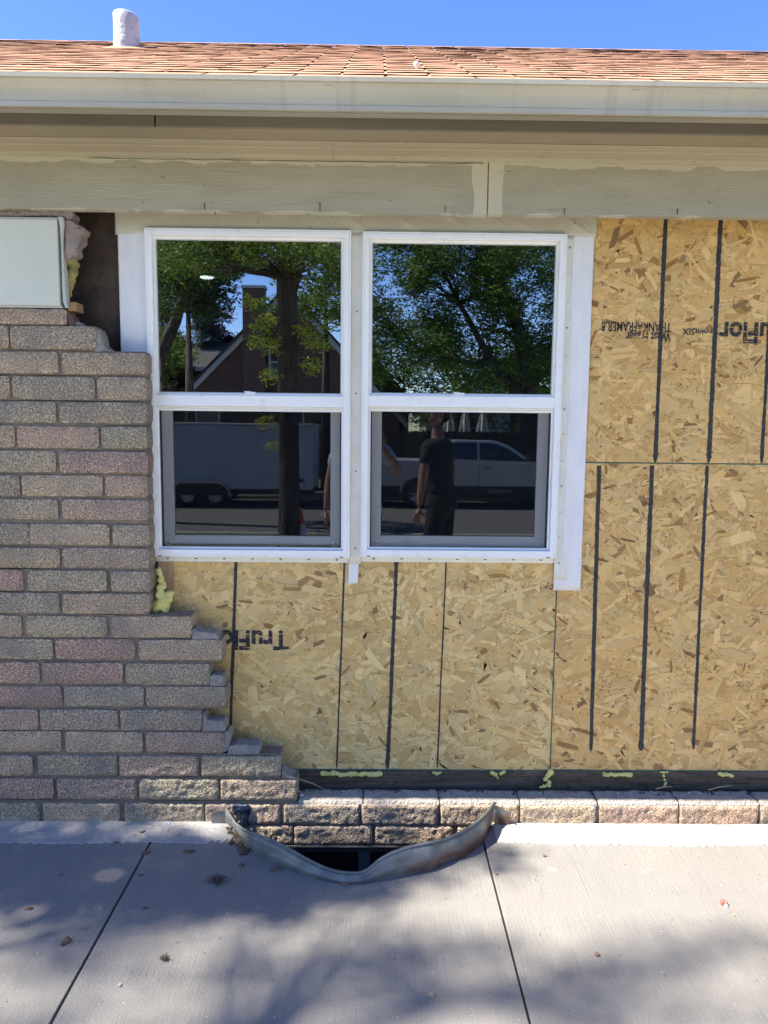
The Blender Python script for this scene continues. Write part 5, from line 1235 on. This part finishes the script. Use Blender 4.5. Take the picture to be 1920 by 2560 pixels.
# ---- brick gable house with chimney
x = M('house_brick', (.10, .045, .032), .9); bt = x.n('ShaderNodeTexBrick'); bt.inputs['Scale'].default_value = 1; bt.inputs['Brick Width'].default_value = .22; bt.inputs['Row Height'].default_value = .075; bt.inputs['Mortar Size'].default_value = .008
bt.inputs['Color1'].default_value = (.11, .045, .032, 1); bt.inputs['Color2'].default_value = (.08, .035, .028, 1); bt.inputs['Mortar'].default_value = (.16, .13, .11, 1)
mp_ = x.n('ShaderNodeMapping'); mp_.inputs['Rotation'].default_value = (math.pi/2, 0, 0); x.l(x.tc.outputs['Object'], mp_.inputs[0]); x.l(mp_.outputs[0], bt.inputs['Vector']); x.l(bt.outputs[0], x.b.inputs['Base Color']); m_hb = x.m
m_rake = M('grey_rake_board', (.42, .42, .42), .7).m; m_roof2 = M('dark_roof', (.045, .043, .045), .95).m; m_navy = M('navy_siding', (.02, .024, .04), .8).m; m_dg = M('dark_window', (.015, .018, .022), .15, spec=.8).m; m_trim = M('white_trim', (.6, .6, .6), .6).m
hb = thing('brick_house', 'brick gable house with tall chimney and grey rake boards across the road', 'house', (-4, -31, -.45))
pk = Vector((-3.93, 0, 7.53)); LX, RX, ZB = -9.3, 1.05, 2.2; YH = -30.05
MB().prism([(LX+.1, -.5), (RX-.1, -.5), (RX-.1, ZB), (pk.x, pk.z-.15), (LX+.1, ZB)], YH-8, YH, 'y').obj('gable_wall', m_hb, hb)
for (ax_, s_) in ((LX-.3, 1), (RX+.3, -1)):
    zq = ZB-.35
    MB().prism([(ax_, zq), (pk.x, pk.z), (pk.x, pk.z-.30), (ax_, zq-.30)], YH, YH+.12, 'y').obj('rake_board', m_rake, hb)
    MB().prism([(ax_, zq+.14), (pk.x, pk.z+.16), (pk.x, pk.z+.003), (ax_, zq+.003)], YH-8.2, YH+.2, 'y').obj('roof', m_roof2, hb)
c0, c1 = -5.74, -4.82
ch = MB().box(c0, c1, YH+.125, YH+.7, -.5, 7.42).obj('chimney', m_hb, hb)
MB().box(c0-.05, c1+.05, YH+.08, YH+.75, 7.421, 7.53).obj('chimney_cap', m_rake, ch)
def hwin(hs, xa, xb, za, zb_, yf, fr=m_trim, n=1):
    w_ = ringbox(xa, xb, za, zb_, .09, yf, yf+.06).obj('window', fr, hs)
    MB().box(xa+.09, xb-.09, yf+.01, yf+.03, za+.09, zb_-.09).obj('pane', m_dg, w_)
    if n: MB().box(xa+.09, xb-.09, yf+.031, yf+.055, (za+zb_)/2-.03, (za+zb_)/2+.03).obj('sash_bar', fr, w_)
hwin(hb, -4.75, -4.05, 3.7, 5.1, YH+.002); hwin(hb, -8.0, -6.9, .8, 2.4, YH+.002); hwin(hb, -3.3, -2.3, .8, 2.4, YH+.002); hwin(hb, -.9, .1, .8, 2.4, YH+.002)
dh = thing('navy_house', 'dark navy house with low roof left of the brick gable', 'house', (-8.5, -37, -.45))
MB().box(-14, -6.2, -43, -37, -.5, 4.6).obj('wall', m_navy, dh)
MB().prism([(-37+.5, 4.55), (-40, 6.3), (-43.5, 4.55)], -14.3, -5.9, 'x').obj('roof', m_roof2, dh); MB().box(-14.3, -5.9, -36.5, -36.4, 4.5, 4.68).obj('gutter', m_trim, dh)
hwin(dh, -9, -8, 1, 2.6, -36.998)
d2 = thing('navy_house', 'dark navy gabled house seen between the two windows, right of the brick house', 'house', (-1.2, -36, -.45))
MB().prism([(-4.0, -.5), (1.6, -.5), (1.6, 3.1), (-1.2, 6.2), (-4.0, 3.1)], -43, -35, 'y').obj('gable_wall', m_navy, d2)
for s_ in (-1, 1): MB().prism([(-1.2+s_*3.2, 2.75), (-1.2, 6.35), (-1.2, 6.2), (-1.2+s_*3.2, 2.6)], -43.2, -34.8, 'y').obj('roof', m_roof2, d2)
hwin(d2, -.4, .5, .9, 2.4, -34.998)
p2 = thing('pale_house', 'pale sided house far behind the fence and pickup', 'house', (7, -44, -.45))
x = M('pale_siding', (.45, .45, .43), .8); MB().prism([(3, -.5), (12, -.5), (12, 3), (7.5, 5.4), (3, 3)], -50, -42, 'y').obj('wall', x.m, p2)
for s_ in (-1, 1): MB().prism([(7.5+s_*5, 2.7), (7.5, 5.6), (7.5, 5.41), (7.5+s_*5, 2.5)], -50.2, -41.8, 'y').obj('roof', m_roof2, p2)
hwin(p2, 5, 6, 1, 2.4, -41.998); hwin(p2, 9, 10, 1, 2.4, -41.998)

# ---- plank fence and folded parasols behind it
fe = thing('plank_fence', 'dark brown plank fence behind the pickup truck', 'fence', (6, -22.6, -.45))
x = M('fence_planks', (.045, .03, .022), .9); x.objrand((.07, .05, .035)); m_fe = x.m
for i in range(84):
    MB().box(.2+i*.15, .2+i*.15+.143, -22.62, -22.60, -.42, 1.48+.015*math.sin(i*2.1)).obj('plank', m_fe, fe)
for z in (-.1, 1.1): MB().box(.2, 12.8, -22.66, -22.6205, z, z+.09).obj('rail', m_fe, fe)
m_par = M('parasol_cloth', (.72, .70, .64), .8).m
for i, (X, lb) in enumerate(((2.62, 'folded white parasol behind the fence, beside the man'), (3.2, 'folded white parasol, second from the man'), (3.85, 'folded white parasol above the middle of the truck cab'), (5.6, 'folded white parasol at the right edge of the pane'))):
    p = thing('parasol', lb, 'parasol', (X, -24.3, -.45), 'folded parasols behind the fence')
    MB().tube([(X, -24.3, -.45), (X, -24.3, 2.35)], .025, 8).obj('pole', m_trim, p)
    b = MB(); vs = []; n = 14
    for z, q in ((2.32, .02), (2.1, .09), (1.8, .15), (1.45, .19), (1.2, .17)):
        for k in range(n): a = 6.283*k/n; q2 = q*(1+.22*math.cos(a*7)); vs.append((X+q2*math.cos(a), -24.3+q2*math.sin(a), z))
    b.add(vs, [(j*n+k, j*n+(k+1) % n, (j+1)*n+(k+1) % n, (j+1)*n+k) for j in range(4) for k in range(n)]); b.obj('canopy', m_par, p)

# ---- trailer, pickup and cone
def wheel(parent, X, Y, Z, r_, w_, hub):
    b = MB(); n = 28; pr = [(-.5, .62), (-.5, .9), (-.35, 1), (.35, 1), (.5, .9), (.5, .62)]; vs = []
    for (u, q) in pr:
        for k in range(n): a = 6.283*k/n; vs.append((X+q*r_*math.cos(a), Y+u*w_, Z+q*r_*math.sin(a)))
    b.add(vs, [(j*n+k, j*n+(k+1) % n, (j+1)*n+(k+1) % n, (j+1)*n+k) for j in range(5) for k in range(n)])
    ty = b.obj('tyre', M_TYRE, parent, smooth=True)
    b = MB(); b.tube([(X, Y+w_*.30, Z), (X, Y+w_*.36, Z)], [.60*r_, .60*r_], 24); b.tube([(X, Y+w_*.3, Z), (X, Y+w_*.5, Z)], [.20*r_, .15*r_], 12)
    for k in range(6):
        a = 6.283*k/6; b.tube([(X+.15*r_*math.cos(a), Y+w_*.42, Z+.15*r_*math.sin(a)), (X+.56*r_*math.cos(a), Y+w_*.40, Z+.56*r_*math.sin(a))], [.07*r_, .10*r_], 6)
    b.obj('rim', hub, ty)
M_TYRE = M('tyre_rubber', (.018, .018, .018), .85).m; m_hub = M('silver_rim', (.5, .5, .52), .35, metal=.6).m
x = M('trailer_skin', (.50, .53, .58), .4); x.mixc(x.noise(2, 4, (1, 1, 3)), (.42, .45, .5)); m_tl = x.m
tl = thing('cargo_trailer', 'white enclosed twin axle cargo trailer parked across the road', 'trailer', (-5, -17.7, -.57))
MB().box(-8.9, -1.68, -18.8, -16.74, -.10, 1.60).obj('trailer_body', m_tl, tl, bevel=.05)
MB().box(-8.9, -1.66, -18.82, -16.725, 1.601, 1.65).obj('roof_trim', m_trim, tl, bevel=.01)
MB().box(-8.8, -1.7, -18.7, -16.80, -.24, -.101).obj('chassis', m_black, tl)
for xq in (-7.6, -6.4, -3.2, -2.4): MB().box(xq-.008, xq+.008, -16.74, -16.733, -.08, 1.58).obj('panel_seam', m_rake, tl)
MB().box(-3.05, -2.93, -16.74, -16.72, 1.42, 1.47).obj('marker_light', M('amber_lens', (.6, .12, .02), .3).m, tl)
MB().box(-2.05, -1.93, -16.74, -16.72, .10, .2).obj('latch', m_black, tl)
wc = [(-5.02, -.27), (-4.29, -.27)]
for X, Z in wc: wheel(tl, X, -16.86, Z, .30, .2, m_hub); wheel(tl, X, -18.68, Z, .30, .2, m_hub)
b = MB(); outer = []; 
for a in np.linspace(math.pi, math.pi*.45, 9): outer.append((-5.02+.43*math.cos(a), -.25+.40*math.sin(a)))
for a in np.linspace(math.pi*.55, 0, 9): outer.append((-4.29+.43*math.cos(a), -.25+.40*math.sin(a)))
inner = [(u+(.0 if 0 else 0), z-.045) for u, z in outer][::-1]
for (u, z), (u2, z2) in zip(outer, outer[1:]):
    b.prism([(u, z), (u2, z2), (u2, z2-.05), (u, z-.05)], -17.0, -16.58, 'y')
b.obj('double_fender', m_hub, tl)
b = MB(); b.prism([(-5.4, -.25), (-5.35, .05), (-4.0, .05), (-3.9, -.25)], -16.9, -16.735, 'y'); b.obj('wheel_bay', m_black, tl)
MB().tube([(-1.7, -17.7, -.15), (-.5, -17.7, -.12)], .05, 8).obj('tongue', m_black, tl)
x = M('truck_paint', (.46, .48, .50), .3, metal=.4); m_tp = x.m
tk = thing('pickup_truck', 'silver four door pickup with black rocker band parked behind the trailer', 'pickup', (2.8, -17.9, -.57))
b = MB(); b.prism([(-.1, .02), (5.7, .02), (5.72, .35), (5.5, .55), (4.25, .66), (-.1, .72)], -18.85, -16.90, 'y'); b.obj('body', m_tp, tk, bevel=.05, seg=3)
cabp = [(1.72, .70), (1.85, 1.18), (2.1, 1.27), (3.2, 1.25), (3.55, 1.12), (4.25, .66)]
b = MB(); n = len(cabp); vs = [(u, -17.0-.16*(z-.7), z) for u, z in cabp]+[(u, -18.75+.16*(z-.7), z) for u, z in cabp]
b.add(vs, [(i, (i+1) % n, n+(i+1) % n, n+i) for i in range(n)]+[list(range(n)), list(range(n, 2*n))[::-1]]); b.obj('cab', m_tp, tk, bevel=.04, seg=3)
for pl_ in ([(1.92, .75), (1.98, 1.13), (2.12, 1.19), (2.68, 1.19), (2.70, .74)], [(2.76, .74), (2.75, 1.19), (3.18, 1.17), (3.5, 1.05), (4.02, .70)]):
    b = MB(); vs = [(u, -16.993-.16*(z-.7), z) for u, z in pl_]; vs += [(a_, y_-.012, z_) for a_, y_, z_ in vs]; n = len(pl_)
    b.add(vs, [list(range(n)), list(range(n, 2*n))[::-1]]+[(i, n+i, n+(i+1) % n, (i+1) % n) for i in range(n)]); b.obj('side_glass', m_dg, tk)
MB().box(-.1, 5.65, -18.8, -16.93, -.27, .018).obj('rocker_band', m_black, tk)
for X in (2.73, 1.78, 4.1): MB().box(X-.006, X+.006, -16.9, -16.897, .05, .69).obj('door_seam', m_black, tk)
for X in (2.95, 2.05): MB().box(X-.11, X+.09, -16.905, -16.87, .50, .54).obj('door_handle', m_black, tk, bevel=.01)
MB().box(3.98, 4.2, -16.92, -16.72, .72, .92).obj('side_mirror', m_black, tk, bevel=.03)
for X in (1.08, 4.82):
    wheel(tk, X, -17.03, -.17, .395, .26, m_hub); wheel(tk, X, -18.7, -.17, .395, .26, m_hub)
    b = MB()
    for i in range(14):
        a, c = math.pi*i/14, math.pi*(i+1)/14; b.prism([(X+.47*math.cos(a), -.15+.47*math.sin(a)), (X+.47*math.cos(c), -.15+.47*math.sin(c)), (X+.41*math.cos(c), -.15+.41*math.sin(c)), (X+.41*math.cos(a), -.15+.41*math.sin(a))], -16.92, -16.84, 'y')
    b.obj('wheel_arch', m_hub, tk)
    n = 20; b = MB(); b.prism([(X+.415*math.cos(math.pi*i/n), -.15+.415*math.sin(math.pi*i/n)) for i in range(n+1)], -16.95, -16.893, 'y'); b.obj('arch_gap', m_black, tk)
MB().box(5.70, 5.85, -18.8, -16.95, -.15, .25).obj('bumper', m_hub, tk, bevel=.03)
tx = text3d('phone_number', '414-412-0257', 0, 0, 0, 0, tk, m_trim, at=((3.62, -16.925, -.13), .62, .085), offset=.01)
cn = thing('traffic_cone', 'orange and white traffic cone beside the near tree trunk', 'traffic cone', (-1.2, -8.75, zz(-8.75)))
cz = zz(-8.75); m_or = M('cone_orange', (.75, .10, .02), .5).m; m_wh = M('cone_white', (.75, .75, .72), .4).m
MB().box(-1.38, -1.02, -8.93, -8.57, cz, cz+.03).obj('base', m_or, cn, bevel=.01)
def cone_seg(nm, z0, r0_, z1, r1_, m_): MB().tube([(-1.2, -8.75, cz+z0), (-1.2, -8.75, cz+z1)], [r0_, r1_], 24).obj(nm, m_, cn, smooth=False)
cone_seg('lower_band', .03, .16, .24, .118, m_or); cone_seg('reflective_collar', .2401, .118, .46, .075, m_wh); cone_seg('cone_top', .4601, .075, .70, .03, m_or)
